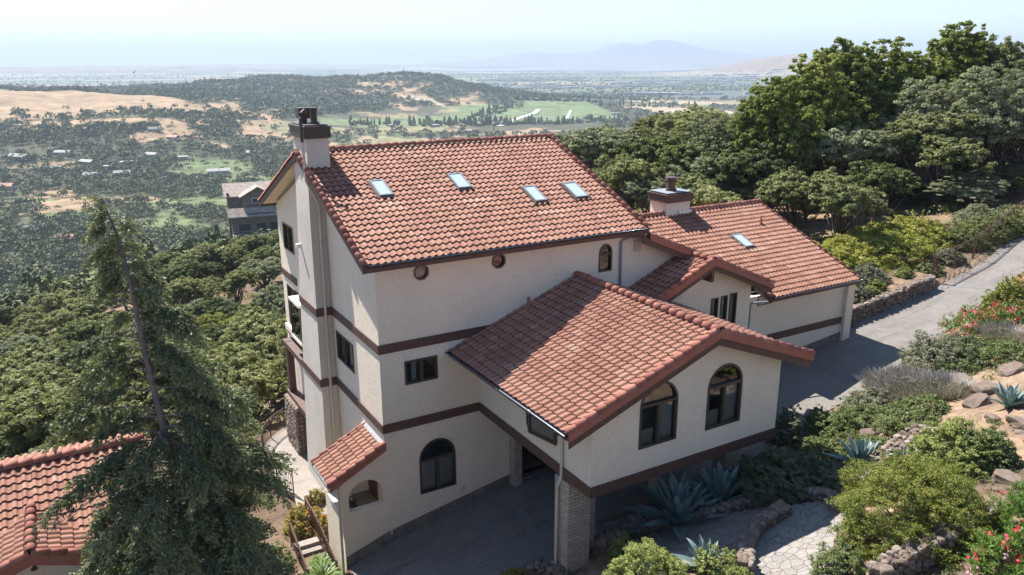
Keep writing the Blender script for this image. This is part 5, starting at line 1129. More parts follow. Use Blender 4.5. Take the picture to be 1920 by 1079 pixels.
M_AGA = tint_mat('agave_skin', [(0, (.10, .15, .13)), (.5, (.20, .27, .25)), (1, (.33, .39, .35))], .5, 0, 3, 0, .35)
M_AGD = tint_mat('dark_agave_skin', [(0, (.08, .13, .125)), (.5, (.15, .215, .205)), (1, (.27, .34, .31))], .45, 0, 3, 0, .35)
M_STRAP = tint_mat('strap_leaves', [(0, (.05, .09, .02)), (.5, (.15, .23, .05)), (1, (.33, .38, .14))], .45, .25, 3, 0)
bush(1716, 1003, 2.0, 2.0, 95000, .03, 'mound', 'big round green mound shrub with yellowish tips beside the patio', clumps=110, sink=.1)
bush(1790, 872, 1.2, 1.35, 26000, .04, 'yolk', 'loose yellow green shrub above the round green mound', clumps=30)
bush(1850, 872, .85, 1.05, 13000, .045, 'juniper', 'grey green shrub right of the loose yellow green one', clumps=22)
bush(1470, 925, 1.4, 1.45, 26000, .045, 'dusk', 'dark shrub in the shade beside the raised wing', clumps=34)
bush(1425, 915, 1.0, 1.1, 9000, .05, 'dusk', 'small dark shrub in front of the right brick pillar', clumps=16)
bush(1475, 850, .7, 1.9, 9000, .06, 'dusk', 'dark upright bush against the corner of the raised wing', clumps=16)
for k, (px, py, R, h, n, mt, lb) in enumerate(((1550, 870, 1.15, .8, 13000, 'juniper', 'spreading light green juniper right of the dark shrub'), (1585, 905, .9, .6, 8000, 'sage', 'low brownish juniper below the spreading light green one'), (1570, 815, 1.2, .8, 13000, 'juniper', 'spreading juniper beside the driveway shade'), (1615, 795, 1.0, .7, 9000, 'juniper', 'low juniper left of the small far agave'), (1640, 770, 1.1, .8, 10000, 'sage', 'grey green clump beside the driveway edge'),
    (1705, 800, 1.2, .7, 12000, 'juniper', 'low juniper right of the small far agave'), (1640, 845, .8, .5, 6000, 'juniper', 'small juniper above the middle agave'), (1740, 775, .9, .6, 8000, 'juniper', 'low green groundcover above the cobble row'), (1530, 800, .45, .9, 4000, 'juniper', 'small leafy upright shrub at the driveway edge'),
    (1860, 668, 1.4, .7, 12000, 'juniper', 'wide juniper below the red flowering oleander'), (1800, 700, 1.0, .6, 7000, 'juniper', 'juniper right of the open round shrub'), (1905, 680, 1.2, .8, 9000, 'juniper', 'juniper at the right edge above the rocks'), (1545, 900, .6, .5, 5000, 'juniper', 'tiny juniper among the rocks behind the patio'))):
    bush(px, py, R, h, n, .045, mt, lb, 'juniper', 'junipers on the garden bank', 18)
bush(1770, 695, 1.7, 1.5, 15000, .055, 'sage', 'open round grey shrub at the bend of the driveway', clumps=34)
bush(1800, 690, 1.1, 1.2, 9000, .05, 'juniper', 'olive shrub touching the open round grey shrub', clumps=20)
bush(1888, 590, 1.1, 1.7, 11000, .06, 'lime', 'upright green shrub behind the red flowering oleander', clumps=20)
bush(1918, 570, .9, 1.4, 7000, .06, 'nandina', 'orange flowered shrub at the right edge', clumps=14)
bush(1215, 1100, 1.0, 1.15, 16000, .035, 'yolk', 'yellow green shrub at the bottom edge in the sun', clumps=24)
bush(1175, 1055, .55, 1.0, 4500, .035, 'yolk', 'thin upright pale shrub beside the pillar foot', clumps=12)
bush(1345, 1079, .65, .8, 5000, .035, 'yolk', 'pale leafy shrub right of the front agave', clumps=14)
bush(1385, 1110, .6, .6, 4000, .035, 'yolk', 'pale shrub at the bottom edge beside the patio wall', clumps=12)
bush(1575, 1085, .7, .9, 6500, .035, 'juniper', 'light shrub at the bottom edge between patio and mound', clumps=16)
bush(968, 1095, .55, .5, 5000, .03, 'nandina', 'orange leaved shrub at the bottom edge by the driveway', clumps=12)
for k, (x, y, R, h, lb) in enumerate(((27.2, 1.9, .9, .75, 'grey lavender clump behind the corner post'), (29.5, 2.9, 1.1, .95, 'taller grey green shrub in the middle of the raised bed'), (26.4, 3.0, .9, .8, 'grey shrub hidden by the garage corner'), (28.0, 4.6, 1.0, .9, 'grey shrub at the back of the raised bed'))):
    bush(0, 0, R, h, 9000, .05, 'sage', lb, seed=300+k, clumps=18, group='grey shrubs in the raised bed', xyz=(x, y, gz(x, y)))
for k, (x, y, R, lb) in enumerate(((28.0, 1.5, .45, 'yellow flowering clump nearest the corner post'), (28.9, 1.9, .5, 'larger yellow clump at the stone wall'), (31.4, 2.0, .5, 'yellow clump beside the fence corner'))):
    bush(0, 0, R, .55, 3500, .05, 'yolk', lb, seed=320+k, clumps=12, group='yellow clumps in the raised bed', xyz=(x, y, gz(x, y)))
for k, (px, d, R) in enumerate(((1590, 44, 1.9), (1632, 45, 2.3), (1675, 46, 2.4), (1720, 47, 2.3), (1760, 48.5, 1.8), (1695, 49, 2.2), (1645, 48, 2.2), (1740, 50, 1.9))):
    a = math.atan((px-960)/FPX/1.02); x = CX+fwv[0]*d+rtv[0]*d*math.tan(a); y = CY+fwv[1]*d+rtv[1]*d*math.tan(a)
    bush(0, 0, R*1.08, 1.6, 30000, .06, 'hedge', 'lime green bush '+['at the left end of the hedge', 'second from the left in the hedge', 'at the middle front of the hedge', 'right of the hedge middle', 'at the right end of the hedge', 'at the middle back of the hedge', 'at the left back of the hedge', 'at the right back of the hedge'][k]+' behind the fence', seed=340+k, clumps=26, group='lime green bushes behind the fence', xyz=(x, y, gz(x, y)-.2), name='hedge_bush')
bush(578, 885, .42, .65, 5000, .035, 'nandina', 'small red tipped bush at the foot of the chimney', clumps=14, xyz=(-1.15, 5.2, -2.2))
bush(580, 940, .8, .8, 9000, .04, 'nandina', 'red tipped hedge bush beside the stair railing', clumps=18, xyz=(-2.0, 4.0, -2.3))
bush(0, 0, .6, .7, 6000, .04, 'nandina', 'red tipped hedge bush close to the porch', seed=9, clumps=14, xyz=(-1.3, 3.2, -2.3))
bush(0, 0, .28, .7, 1500, .05, 'dusk', 'dark potted plant on the porch behind the arch', seed=10, clumps=8, xyz=(-1.1, 1.0, -.2))
for k, (px, py, R, h, mt, lb) in enumerate(((1805, 462, 1.5, 1.2, 'deep', 'dark green shrub just right of the lime hedge'), (1838, 447, 1.6, 1.3, 'olive', 'olive shrub between lime hedge and fence'), (1872, 436, 1.5, 1.2, 'deep', 'dark shrub behind the fence near the right edge'), (1775, 492, 1.0, .8, 'sage', 'grey shrub in front of the right end of the lime hedge'), (1905, 425, 1.6, 1.3, 'olive', 'olive shrub behind the fence at the right edge'), (1740, 512, .8, .6, 'juniper', 'low green shrub inside the fence corner'), (1835, 425, 1.7, 1.5, 'grey', 'grey shrub under the big grey oak'))):
    x_, y_, z_ = at(px, py, 30.); bush(0, 0, R, h, 9000, .07, mt, lb, seed=380+k, clumps=20, xyz=(x_, y_, z_))
for k, (x, y, R, h, mt, lb) in enumerate(((-3.9, 2.2, .9, .8, 'juniper', 'low green shrub west of the steps'), (-3.6, -.9, .8, .7, 'juniper', 'low green shrub at the lower end of the steps'), (-4.4, 5.0, 1.0, .9, 'dusk', 'dark shrub outside the path between conifer and railing'), (-4.1, 8.2, 1.0, 1.0, 'olive', 'olive shrub outside the curved railing'), (-3.2, 12.2, 1.2, 1.1, 'olive', 'olive shrub behind the curved railing'), (-2.6, -2.2, .8, .7, 'juniper', 'shrub hiding the corner of the turning area'), (-5.2, 10.6, 1.2, 1.2, 'deep', 'deep green shrub under the oaks below the railing'))):
    bush(0, 0, R, h, 7000, .045, mt, lb, seed=360+k, clumps=18, xyz=(x, y, gz(x, y)))
def blades(name, seed, n, L, wd, spread, curve=.6, seg=4, tips=False, base_r=.1):
    r = np.random.default_rng(seed); mb = MB()
    for k in range(n):
        a = r.uniform(0, 6.28); e = r.uniform(spread[0], spread[1]); l = L*r.uniform(.65, 1.1); d = np.array([math.cos(a), math.sin(a), 0]); s = np.array([-d[1], d[0], 0]); p = d*r.uniform(0, base_r); V = []; ang = e
        for i in range(seg+1):
            t = i/seg; w_ = wd*(1-t**2*.85)*(.6+.8*min(1, t*3)); V += [p-s*w_, p+s*w_]; ang -= curve/seg; p = p+(d*math.cos(ang)+np.array([0, 0, 1])*math.sin(ang))*l/seg
        F = [(2*i, 2*i+1, 2*i+3, 2*i+2) for i in range(seg)]; t0 = r.uniform(.1, .55)
        for i, f in enumerate(F): mb.f.append(tuple(q+mb.n for q in f)); mb.t.append(min(1, t0+(.4 if tips and i >= seg-2 else 0))); mb.m.append(0)
        mb.v.append(np.array(V)); mb.n += len(V)
    return mb
for k, (px, py, R, lb) in enumerate(((1690, 752, 1.0, 'mauve grey lavender drift beside the driveway bend'), (1735, 735, 1.2, 'tallest lavender drift left of the large flat rock'), (1660, 730, .9, 'lavender drift nearest the driveway'), (1780, 740, .9, 'lavender drift behind the large flat rock'), (1700, 725, .9, 'lavender drift behind the others at the curve'), (1895, 640, 1.1, 'pale lavender under the oleander at the right edge'))):
    x, y, z = at(px, py); root = empty('lavender', (x, y, z-.05), lb, 'lavender', 'lavender drifts on the garden bank')
    mb = blades('lavender', 400+k, 1500, .75, .012, (.9, 1.6), .35, 3, True, R); mb.obj('flower_spikes', M_LAV, root)
    me, _ = crown_mesh('foliage', 410+k, R*.95, .5, 7000, .03, 20, 'dome'); me.materials.append(LEAF['sage']); link('foliage', me, root)
def agave(px, py, L, n, label, m=M_AGA, xyz=None, seed=0, group=None, e0=.55):
    r = np.random.default_rng(500+seed); x, y, z = xyz or at(px, py); root = empty('agave', (x, y, z), label, 'agave', group)
    for k in range(n):
        t = k/n; a = k*2.39996+r.normal(0, .1); e = e0+(1.45-e0)*t**.8+r.normal(0, .06); l = L*(1.0-.18*t)*r.uniform(.85, 1.1); wd = l*.105; d = np.array([math.cos(a), math.sin(a), 0]); s = np.array([-d[1], d[0], 0]); p = d*.06*L*(1-t); ang = e; V = []; ns = 9; cur = r.uniform(.15, .45)*(1.1-t)
        droop = r.random() < .25 and t < .5
        for i in range(ns+1):
            u = i/ns; w_ = wd*(.75+.5*math.sin(min(1, u*1.6)*math.pi*.6))*(1-u**3.2); th = wd*.38*(1-u)
            nn = np.array([-d[0]*math.sin(ang), -d[1]*math.sin(ang), math.cos(ang)])
            V += [p-s*w_+nn*w_*.45, p-nn*th*.2, p+s*w_+nn*w_*.45, p-nn*(th+.004)]
            ang += -cur/ns*(1 if u < .6 else (-.2 if not droop else 6)); p = p+(d*math.cos(ang)+np.array([0, 0, 1])*math.sin(ang))*l/ns
        F = []
        for i in range(ns):
            b = 4*i
            for q in range(4): F.append((b+q, b+(q+1) % 4, b+4+(q+1) % 4, b+4+q))
        mb = MB(); mb.add(V, F, float(np.clip(r.normal(.5, .2), 0, 1))); mb.obj('leaf', m, root)
    return root
agave(1892, 765, .95, 30, 'uppermost pale blue agave among the rocks at right', seed=1)
agave(1668, 805, .75, 22, 'small pale agave between junipers above the middle one', seed=2)
agave(1612, 880, 1.15, 32, 'middle pale blue agave by the cobble row', seed=3)
agave(1695, 868, .6, 20, 'small agave hidden behind the round green mound', seed=4)
agave(1322, 1068, .9, 22, 'slender agave in front at the bottom edge', seed=5)
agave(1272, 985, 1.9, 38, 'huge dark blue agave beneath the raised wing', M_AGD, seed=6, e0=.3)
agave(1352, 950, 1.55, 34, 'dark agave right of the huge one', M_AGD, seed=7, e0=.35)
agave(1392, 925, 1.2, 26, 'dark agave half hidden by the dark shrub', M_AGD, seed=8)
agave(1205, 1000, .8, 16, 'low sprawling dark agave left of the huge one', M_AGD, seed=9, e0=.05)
for k, (x, y, R, lb) in enumerate(((-2.35, .5, .75, 'bright strap leaved clump beside the steps'), (-2.2, -.5, .7, 'strap leaved clump at the corner of the wing wall'), (-2.9, -.4, .65, 'strap leaved clump under the conifer branches'), (-2.1, 1.3, .5, 'small strap leaved clump against the wing wall'))):
    root = empty('agapanthus', (x, y, gz(x, y)), lb, 'plant', 'strap leaved clumps west of the wing'); blades('a', 600+k, 260, R, .022, (.5, 1.4), 1.3, 5, False, .25).obj('leaf', M_STRAP, root)
def oleander(px, py, R, Hh, n, leaf, label, fl, seed, m=M_PINK, xyz=None, fs=.05):
    x, y, z = xyz or at(px, py); root = empty('oleander', (x, y, z-.1), label, 'flowering shrub'); r = np.random.default_rng(seed); V = []; T = []; FV = []; FT = []
    nw = n//9; c = r.normal(size=(nw, 3)); c /= np.linalg.norm(c, axis=1)[:, None]; c[:, 2] = np.abs(c[:, 2])*.95+.05*r.random(nw); q = r.uniform(.55, 1, nw)**.6; lump = 1+.18*np.sin(c[:, 0]*6+seed)*np.cos(c[:, 1]*7); C = c*(q*lump)[:, None]*np.array([R, R, Hh])
    for k in range(nw):
        ax = c[k]*.6+np.array([0, 0, .7])+r.normal(size=3)*.2; ax /= np.linalg.norm(ax); t0 = r.uniform(.1, .9)
        for j in range(9):
            d = r.normal(size=3); d -= ax*(d@ax); d /= np.linalg.norm(d); d = d*.8+ax*r.uniform(.4, 1.2); d /= np.linalg.norm(d); s = np.cross(d, ax); s /= np.linalg.norm(s)+1e-9; l = leaf*r.uniform(.7, 1.2); w_ = l*.10; p = C[k]+ax*r.uniform(-.4, .3)*leaf
            V += [p-s*w_*.3, p+d*l*.5-s*w_, p+d*l, p+d*l*.5+s*w_]; T.append(np.clip(t0+r.normal(0, .15), 0, 1))
    me = quads_mesh('foliage', np.array(V), 4, np.array(T)); me.materials.append(M_OLE); link('foliage', me, root); mb = MB()
    ok = np.nonzero(q > .85)[0]
    for k in r.choice(ok, min(fl, len(ok)), replace=False):
        if fl <= 100: mb.cut()
        t0 = float(r.random())
        for j in range(7):
            p = C[k]*1.03+r.normal(size=3)*fs*1.1; a = r.uniform(0, 6.28); nrm = c[k]+r.normal(size=3)*.4; nrm /= np.linalg.norm(nrm); u = np.cross(nrm, (0, 0, 1.)); u /= np.linalg.norm(u)+1e-9; v = np.cross(nrm, u); tt = np.arange(10)*math.pi/5+a; rad = np.where(np.arange(10) % 2 == 0, fs, fs*.5)
            mb.add([p+(u*math.cos(b)+v*math.sin(b))*q_ for b, q_ in zip(tt, rad)], [tuple(range(10))], t0)
    fo = mb.obj('flower', m, root)
    if fl > 100: fo['kind'] = 'stuff'
    mb = MB()
    for k in range(14): mb.tube([(0, 0, 0), tuple(C[k]*.5+r.normal(size=3)*.05), tuple(C[k])], [.03, .02, .008], 5)
    mb.obj('stem', M_BARK, root); return root
oleander(1915, 1090, 1.0, 1.35, 9000, .13, 'pink and red flowering oleander at the bottom right corner', 45, 700, fs=.05)
oleander(1950, 1000, .95, 1.6, 9000, .13, 'leafy oleander at the right edge above the pink one', 8, 701, fs=.045)
oleander(1835, 625, 1.5, 1.25, 11000, .12, 'red flowering oleander beside the upper driveway', 110, 702, M_RED, fs=.042)
oleander(1895, 620, 1.4, 1.3, 9000, .12, 'red flowering oleander at the right edge', 105, 703, M_RED, fs=.042)

# ================================================================= TALL CONIFER
def d0dot(a): return -(math.cos(a)*fwv[0]+math.sin(a)*fwv[1])
def conifer():
    r = np.random.default_rng(900); bx, by = CON; bz = gz(bx, by); top = CON_TOP; b = np.array([bx, by, bz-.3])
    root = empty('tall_conifer', tuple(b), 'tall drooping conifer with a bent bare top at the left of the house', 'conifer'); T = np.array(top)-b; Hh = T[2]
    def tr(t): return T*t+np.array([.5*math.sin(t*3.3), .3*math.sin(t*5), 0])*t*(1-t)*2+np.array([.05*math.sin(t*23), .05*math.cos(t*19), 0])*(1-t)-np.array([rtv[0], rtv[1], 0])*.25*max(0, t-.9)*10*max(0, t-.9)*10
    mb = MB(); ts = np.linspace(0, 1, 22); mb.tube([tr(t) for t in ts], [.14*(1-t)**.8+.018 for t in ts], 9); tk = mb.obj('trunk', M_CONB, root)
    V = []; TT = []; bm = MB(); nb = 390
    for k in range(nb):
        t = (k/nb)**.92*.985; a = k*2.4+r.normal(0, .4); prof = np.interp(t, [0, .08, .22, .37, .52, .66, .8, .9, 1], [4.2, 4.3, 3.7, 3.2, 2.6, 2.0, 1.25, .6, .22]); L = prof*r.uniform(.5, 1.15)*(1+.22*math.sin(a*2+t*11))
        if t > .66 and d0dot(a) > .5: continue
        if r.random() < .12: L *= .6
        p0 = tr(t); d = np.array([math.cos(a), math.sin(a), 0]); up = np.interp(t, [0, .5, 1], [.05, .25, .5]); pts = []
        for i in range(7): u = i/6; pts.append(p0+d*L*u+np.array([0, 0, L*(up*u-.55*u*u)]))
        bm.tube(pts, [max(.006, .045*(1-t*.7)*(1-u*.85)) for u in np.linspace(0, 1, 7)], 5, cap=False)
        if t > .5 and r.random() < np.interp(t, [.5, .75, .9, 1], [.05, .3, .6, .8]): continue
        L *= 1.0+.18*(d@rtv)*(t < .3)
        tone = r.uniform(.15, .75); nsp = int(L*26)+4
        for j in range(nsp):
            u = r.uniform(.22, 1)**.8; q = pts[min(5, int(u*6))]+(pts[min(6, int(u*6)+1)]-pts[min(5, int(u*6))])*(u*6-int(u*6)); side = np.cross(d, (0, 0, 1.))
            sd = d*r.uniform(.2, 1)+side*r.choice([-1, 1])*r.uniform(.3, 1.1)+np.array([0, 0, r.uniform(-.75, .0)]); sd /= np.linalg.norm(sd); sl = (.26+.34*r.random())*(1.15-.5*t)
            m_ = int((14+sl*34)*(1.45 if t < .45 else 1))
            w0 = r.random(m_); c = q+np.outer(w0*sl, sd)+np.outer(-(w0**2)*sl*.45, (0, 0, 1.))+r.normal(size=(m_, 3))*.035
            dd = sd+r.normal(size=(m_, 3))*.5+np.array([0, 0, -.35]); dd /= np.linalg.norm(dd, axis=1)[:, None]; s = np.cross(dd, r.normal(size=(m_, 3))); s /= np.linalg.norm(s, axis=1)[:, None]
            l = .095*r.uniform(.6, 1.3, (m_, 1)); w_ = l*.23
            V.append(np.stack([c-s*w_*.5, c+dd*l*.6-s*w_, c+dd*l, c+dd*l*.6+s*w_], 1).reshape(-1, 3)); TT.append(np.clip(tone+.35*w0-.15+r.normal(0, .1, m_), 0, 1))
    # tuft bent over at the very top
    for j in range(60):
        t = r.uniform(.90, 1.0); q = tr(t); sd = np.array([-rtv[0], -rtv[1], 0])*r.uniform(-.2, 1.)+r.normal(size=3)*.45+np.array([0, 0, .25 if t > .97 else -.2]); sd /= np.linalg.norm(sd); m_ = 26; w0 = r.random(m_); c = q+np.outer(w0*.42, sd)-np.outer(w0**2*.15, (0, 0, 1.))+r.normal(size=(m_, 3))*.02
        dd = sd+r.normal(size=(m_, 3))*.4; dd /= np.linalg.norm(dd, axis=1)[:, None]; s = np.cross(dd, r.normal(size=(m_, 3))); s /= np.linalg.norm(s, axis=1)[:, None]; l = .08*r.uniform(.6, 1.2, (m_, 1)); w_ = l*.2
        V.append(np.stack([c-s*w_*.5, c+dd*l*.6-s*w_, c+dd*l, c+dd*l*.6+s*w_], 1).reshape(-1, 3)); TT.append(np.clip(.4+.4*w0, 0, 1))
    bm.obj('branch', M_CONB, root); VV = np.concatenate(V); me = quads_mesh('crown', VV, 4, np.concatenate(TT)); me.materials.append(M_CONL); link('crown', me, root); print('conifer leaves', len(VV)//4)
M_CONB = plain('grey_conifer_bark', (.16, .135, .125), .95, 0, 6, .35, .5)
M_CONL = tint_mat('cypress_sprays', [(0, (.045, .06, .035)), (.3, (.10, .125, .065)), (.6, (.19, .215, .11)), (.85, (.32, .32, .17)), (1, (.44, .39, .24))], .6, .25, 1.2, 0)
def on_ray(px, py, rho):
    d = ray_dir(px, py); t = rho/math.hypot(d[0], d[1]); return CX+d[0]*t, CY+d[1]*t, CZ+d[2]*t
cb = on_ray(352, 1060, 17.5); CON = (cb[0], cb[1]); CON_TOP = on_ray(212, 372, 18.6)
conifer()

# ================================================================= SMALL BUILDING AT THE LEFT
gh = empty('guest_house', (-11, 0, 0), 'small cream building with red tile roof at the bottom left behind the conifer', 'house'); gh.location = (0, 0, 0)
lp = .36; ln_ = math.hypot(1, lp); lx0, lx1 = -16.5, -7.3; lry, lrz = 1.3, 3.95; lev = 3.2; VL = V3(0, 1, lp)/ln_; VLb = V3(0, -1, lp)/ln_
lr1 = tile_field('roof', (lx0, lry-lev, lrz-lp*lev), X3, VL, lx1-lx0, lev*ln_-.04, gh, seed=71); lr1['label'] = 'front slope of the small building roof'
tile_field('roof', (lx1, lry+lev, lrz-lp*lev), -X3, VLb, lx1-lx0, lev*ln_-.04, gh, seed=72)
cgx = -10.35; cgz = 3.35; cgy = -2.7; cgw = 2.9
VC1 = V3(1, 0, lp)/ln_; VC2 = V3(-1, 0, lp)/ln_; yb_ = -.2
tile_field('roof', (cgx-cgw, yb_, cgz-lp*cgw), -Y3, VC1, yb_-cgy, cgw*ln_-.03, gh, seed=73); tile_field('roof', (cgx+cgw, cgy, cgz-lp*cgw), Y3, VC2, yb_-cgy, cgw*ln_-.03, gh, seed=74)
mb = MB(); slab(mb, (lx0, lry-lev, lrz-lp*lev-.01), X3, VL, lx1-lx0, lev*ln_, .1); slab(mb, (lx1, lry+lev, lrz-lp*lev-.01), -X3, VLb, lx1-lx0, lev*ln_, .1); slab(mb, (cgx-cgw, yb_, cgz-lp*cgw-.01), -Y3, VC1, yb_-cgy, cgw*ln_, .1); slab(mb, (cgx+cgw, cgy, cgz-lp*cgw-.01), Y3, VC2, yb_-cgy, cgw*ln_, .1); mb.obj('soffit', M_BR, gh)
mb = MB(); caps(mb, (lx0, lry, lrz+.045), (lx1, lry, lrz+.045), .14, 75); caps(mb, (cgx, -.1, cgz+.045), (cgx, cgy, cgz+.045), .14, 76); mb.obj('ridge_tiles', M_CAP, lr1, True)
mb = MB(); caps(mb, (cgx, cgy, cgz+.05), (cgx-cgw, cgy, cgz-lp*cgw+.05), .13, 77); caps(mb, (cgx, cgy, cgz+.05), (cgx+cgw, cgy, cgz-lp*cgw+.05), .13, 78); caps(mb, (lx1, lry, lrz+.03), (lx1, lry-lev, lrz-lp*lev+.03), .12, 79); mb.obj('rake_tiles', M_CAP, lr1, True)
mb = MB(); fascia(mb, (cgx, cgy-.04, cgz+.05), (cgx-cgw, cgy-.04, cgz-lp*cgw+.05), .3, .05, (0, -1, 0)); fascia(mb, (cgx, cgy-.04, cgz+.05), (cgx+cgw, cgy-.04, cgz-lp*cgw+.05), .3, .05, (0, -1, 0)); mb.obj('rake_board', M_CAP, gh)
wl = lambda x: cgz-.12-lp*abs(x-cgx)
wall('wall', (0, cgy+.6, 0), X3, Z3, [(cgx-2.4, -4), (cgx+2.4, -4), (cgx+2.4, wl(cgx+2.4)), (cgx, wl(cgx)), (cgx-2.4, wl(cgx-2.4))], [], .2, M_ST, gh)
mb = MB(); mb.box((lx0+.5, lry-lev+.6, -6), (lx1-.5, lry+lev-.6, lrz-lp*lev+.15)); mb.obj('wall', M_ST, gh)
mb = MB(); mb.tube([(cgx, cgy+.5, cgz-.5), (cgx, cgy+.3, cgz-.45), (cgx, cgy+.3, cgz-.6)], [.03, .03, .09], 10); mb.obj('wall_light', M_BRM, gh)

# ================================================================= GREY NEIGHBOUR HOUSE
M_SID = plain('grey_brown_siding', (.17, .15, .135), .85, 0, 2, .2); M_SHG = plain('brown_shingles', (.30, .25, .215), .95, 0, 1.5, .3); M_DK = plain('dark_roof_panel', (.045, .05, .06), .4, 0, 3, .1)
nd = 165.; nx, ny, nz = on_ray(464, 440, nd); nh = empty('neighbour_house', (nx, ny, nz), 'large grey brown house with decks on the wooded slope behind the chimney', 'house', rz=math.radians(-8), sc=.84)
def gable_box(mb, x0, x1, y0, y1, z0, z1, rise, over=.7, axis='x', wmi=0, rmi=1):
    mb.box((x0, y0, z0), (x1, y1, z1), .5, wmi)
    if axis == 'x': a, b = (x0-over, x1+over), (y0-over, y1+over); m_ = (b[0]+b[1])/2; v = [(a[0], b[0], z1-.1), (a[1], b[0], z1-.1), (a[1], m_, z1+rise), (a[0], m_, z1+rise), (a[0], b[1], z1-.1), (a[1], b[1], z1-.1)]
    else: a, b = (y0-over, y1+over), (x0-over, x1+over); m_ = (b[0]+b[1])/2; v = [(b[0], a[0], z1-.1), (b[0], a[1], z1-.1), (m_, a[1], z1+rise), (m_, a[0], z1+rise), (b[1], a[0], z1-.1), (b[1], a[1], z1-.1)]
    v = np.array(v, float); mb.add(np.concatenate([v, v-(0, 0, .25)]), [(0, 1, 2, 3), (3, 2, 5, 4), (6, 9, 8, 7), (9, 10, 11, 8), (0, 6, 7, 1), (4, 5, 11, 10), (0, 3, 9, 6), (3, 4, 10, 9), (1, 7, 8, 2), (2, 8, 11, 5)], .5, rmi)
    q = np.array([v[0], v[4], v[3], v[1], v[5], v[2]])-(0, 0, .02)
    mb.add([(x0, y0, z1), (x0, y1, z1) if axis == 'x' else (x1, y0, z1), (x0, m_, z1+rise-.3) if axis == 'x' else (m_, y0, z1+rise-.3)], [(0, 1, 2)], .5, wmi)
mb = MB(); gable_box(mb, -3.6, 8, 0, 9, -1.5, 9.6, 2.4, .9, 'x'); mb.obj('upper_storey', [M_SID, M_SHG], nh)
mb = MB(); gable_box(mb, -.5, 6.5, -3.5, 0, 2, 9.8, 2.2, .7, 'y'); mb.obj('front_gable', [M_SID, M_SHG], nh)
mb = MB(); gable_box(mb, -3.5, 9, -6.5, -3.6, -1.5, 5.8, 1.6, .8, 'x'); mb.obj('lower_storey', [M_SID, M_SHG], nh)
mb = MB(); slab(mb, (0, -6.9, 6.05), X3, V3(0, 1, .62)/math.hypot(1, .62), 6, 2, .05); mb.obj('roof_panel', M_DK, nh)
for x0, x1, z0, z1, y in ((1.6, 4.4, 8.2, 9.2, -3.52), (-2, .5, 1.8, 3.8, -6.52), (2, 4, 1.8, 3.8, -6.52), (5, 7.5, 1.8, 3.8, -6.52), (-1.5, 0, -.8, 1, -6.52), (1, 2.6, -.8, 1, -6.52), (4.4, 6, -.8, 1, -6.52)):
    mb = MB(); mb.box((x0-.12, y-.06, z0-.12), (x1+.12, y+.01, z1+.12)); f = mb.obj('window', M_WHITE if z0 > 8 else M_SID, nh); g = MB(); g.box((x0, y-.08, z0), (x1, y-.065, z1)); g.obj('pane', M_DK, f)
mb = MB(); mb.box((-3.5, -9, 1.35), (9, -6.52, 1.6)); mb.box((-3.5, -9.05, 2.5), (9, -8.95, 2.62)); mb.obj('deck', M_SHG, nh)
for k in range(8): mb = MB(); mb.box((-3.4+k*1.74, -9, -3.5), (-3.2+k*1.74, -8.8, 2.5)); mb.obj('post', M_SID, nh)
mb = MB(); mb.box((-3.9, -.6, -3.5), (-3.3, 0, 10.4)) ; mb.obj('stair_tower', M_SID, nh)

# ================================================================= VALLEY HOUSES, PYLONS, BIRD
M_HW = [plain('pale_house_wall', (.55, .52, .47), .8, 0, 1, .05), plain('tan_house_wall', (.38, .32, .26), .8, 0, 1, .05)]
M_HR = [plain('light_grey_roof', (.28, .27, .26), .8, 0, 1, .1), plain('terracotta_roof', (.42, .19, .14), .8, 0, 1, .1), plain('dark_grey_roof', (.16, .16, .16), .8, 0, 1, .1), plain('white_flat_roof', (.36, .36, .35), .7, 0, 1, .05)]
VH = [(325, 262, 22, 1, 'red roofed house highest on the left hill side'), (35, 298, 46, 2, 'long grey institutional building at the left edge'), (290, 247, 20, 2, 'dark roofed house above the red roofed one'), (120, 292, 24, 0, 'grey roofed house right of the long building'), (165, 310, 24, 0, 'light roofed house in the trees below the golden slope'), (245, 309, 26, 3, 'white flat roofed house in the valley trees'), (175, 334, 22, 0, 'light grey roofed house on the valley floor'), (230, 330, 20, 0, 'small pale house beside the golf trees'), (285, 295, 22, 0, 'pale house left of the large dark wood'), (410, 326, 30, 0, 'long pale house left of the grey neighbour'), (470, 292, 22, 0, 'pale house near the foot of the main hill'), (100, 322, 20, 2, 'dark roofed house at lower left of the valley'), (10, 356, 22, 1, 'red roofed house at the far left edge'), (125, 455, 16, 1, 'reddish roof deep in the near left wood'), (65, 437, 14, 2, 'dark roof peeping out of the left wood'), (340, 300, 18, 3, 'small white house in the middle of the valley'), (205, 318, 16, 3, 'tiny white roof between the valley trees'),
      (815, 238, 22, 3, 'white farm building on the vineyard edge'), (735, 238, 16, 3, 'small white barn on the green vineyard'), (1155, 216, 26, 3, 'white building among the fields at centre'), (1405, 215, 24, 3, 'white building left of the big right hand trees'), (920, 206, 20, 0, 'pale farmhouse right of the main hill'), (1045, 260, 24, 3, 'white building right above the main roof ridge'), (880, 250, 18, 0, 'pale cottage above the main roof')]
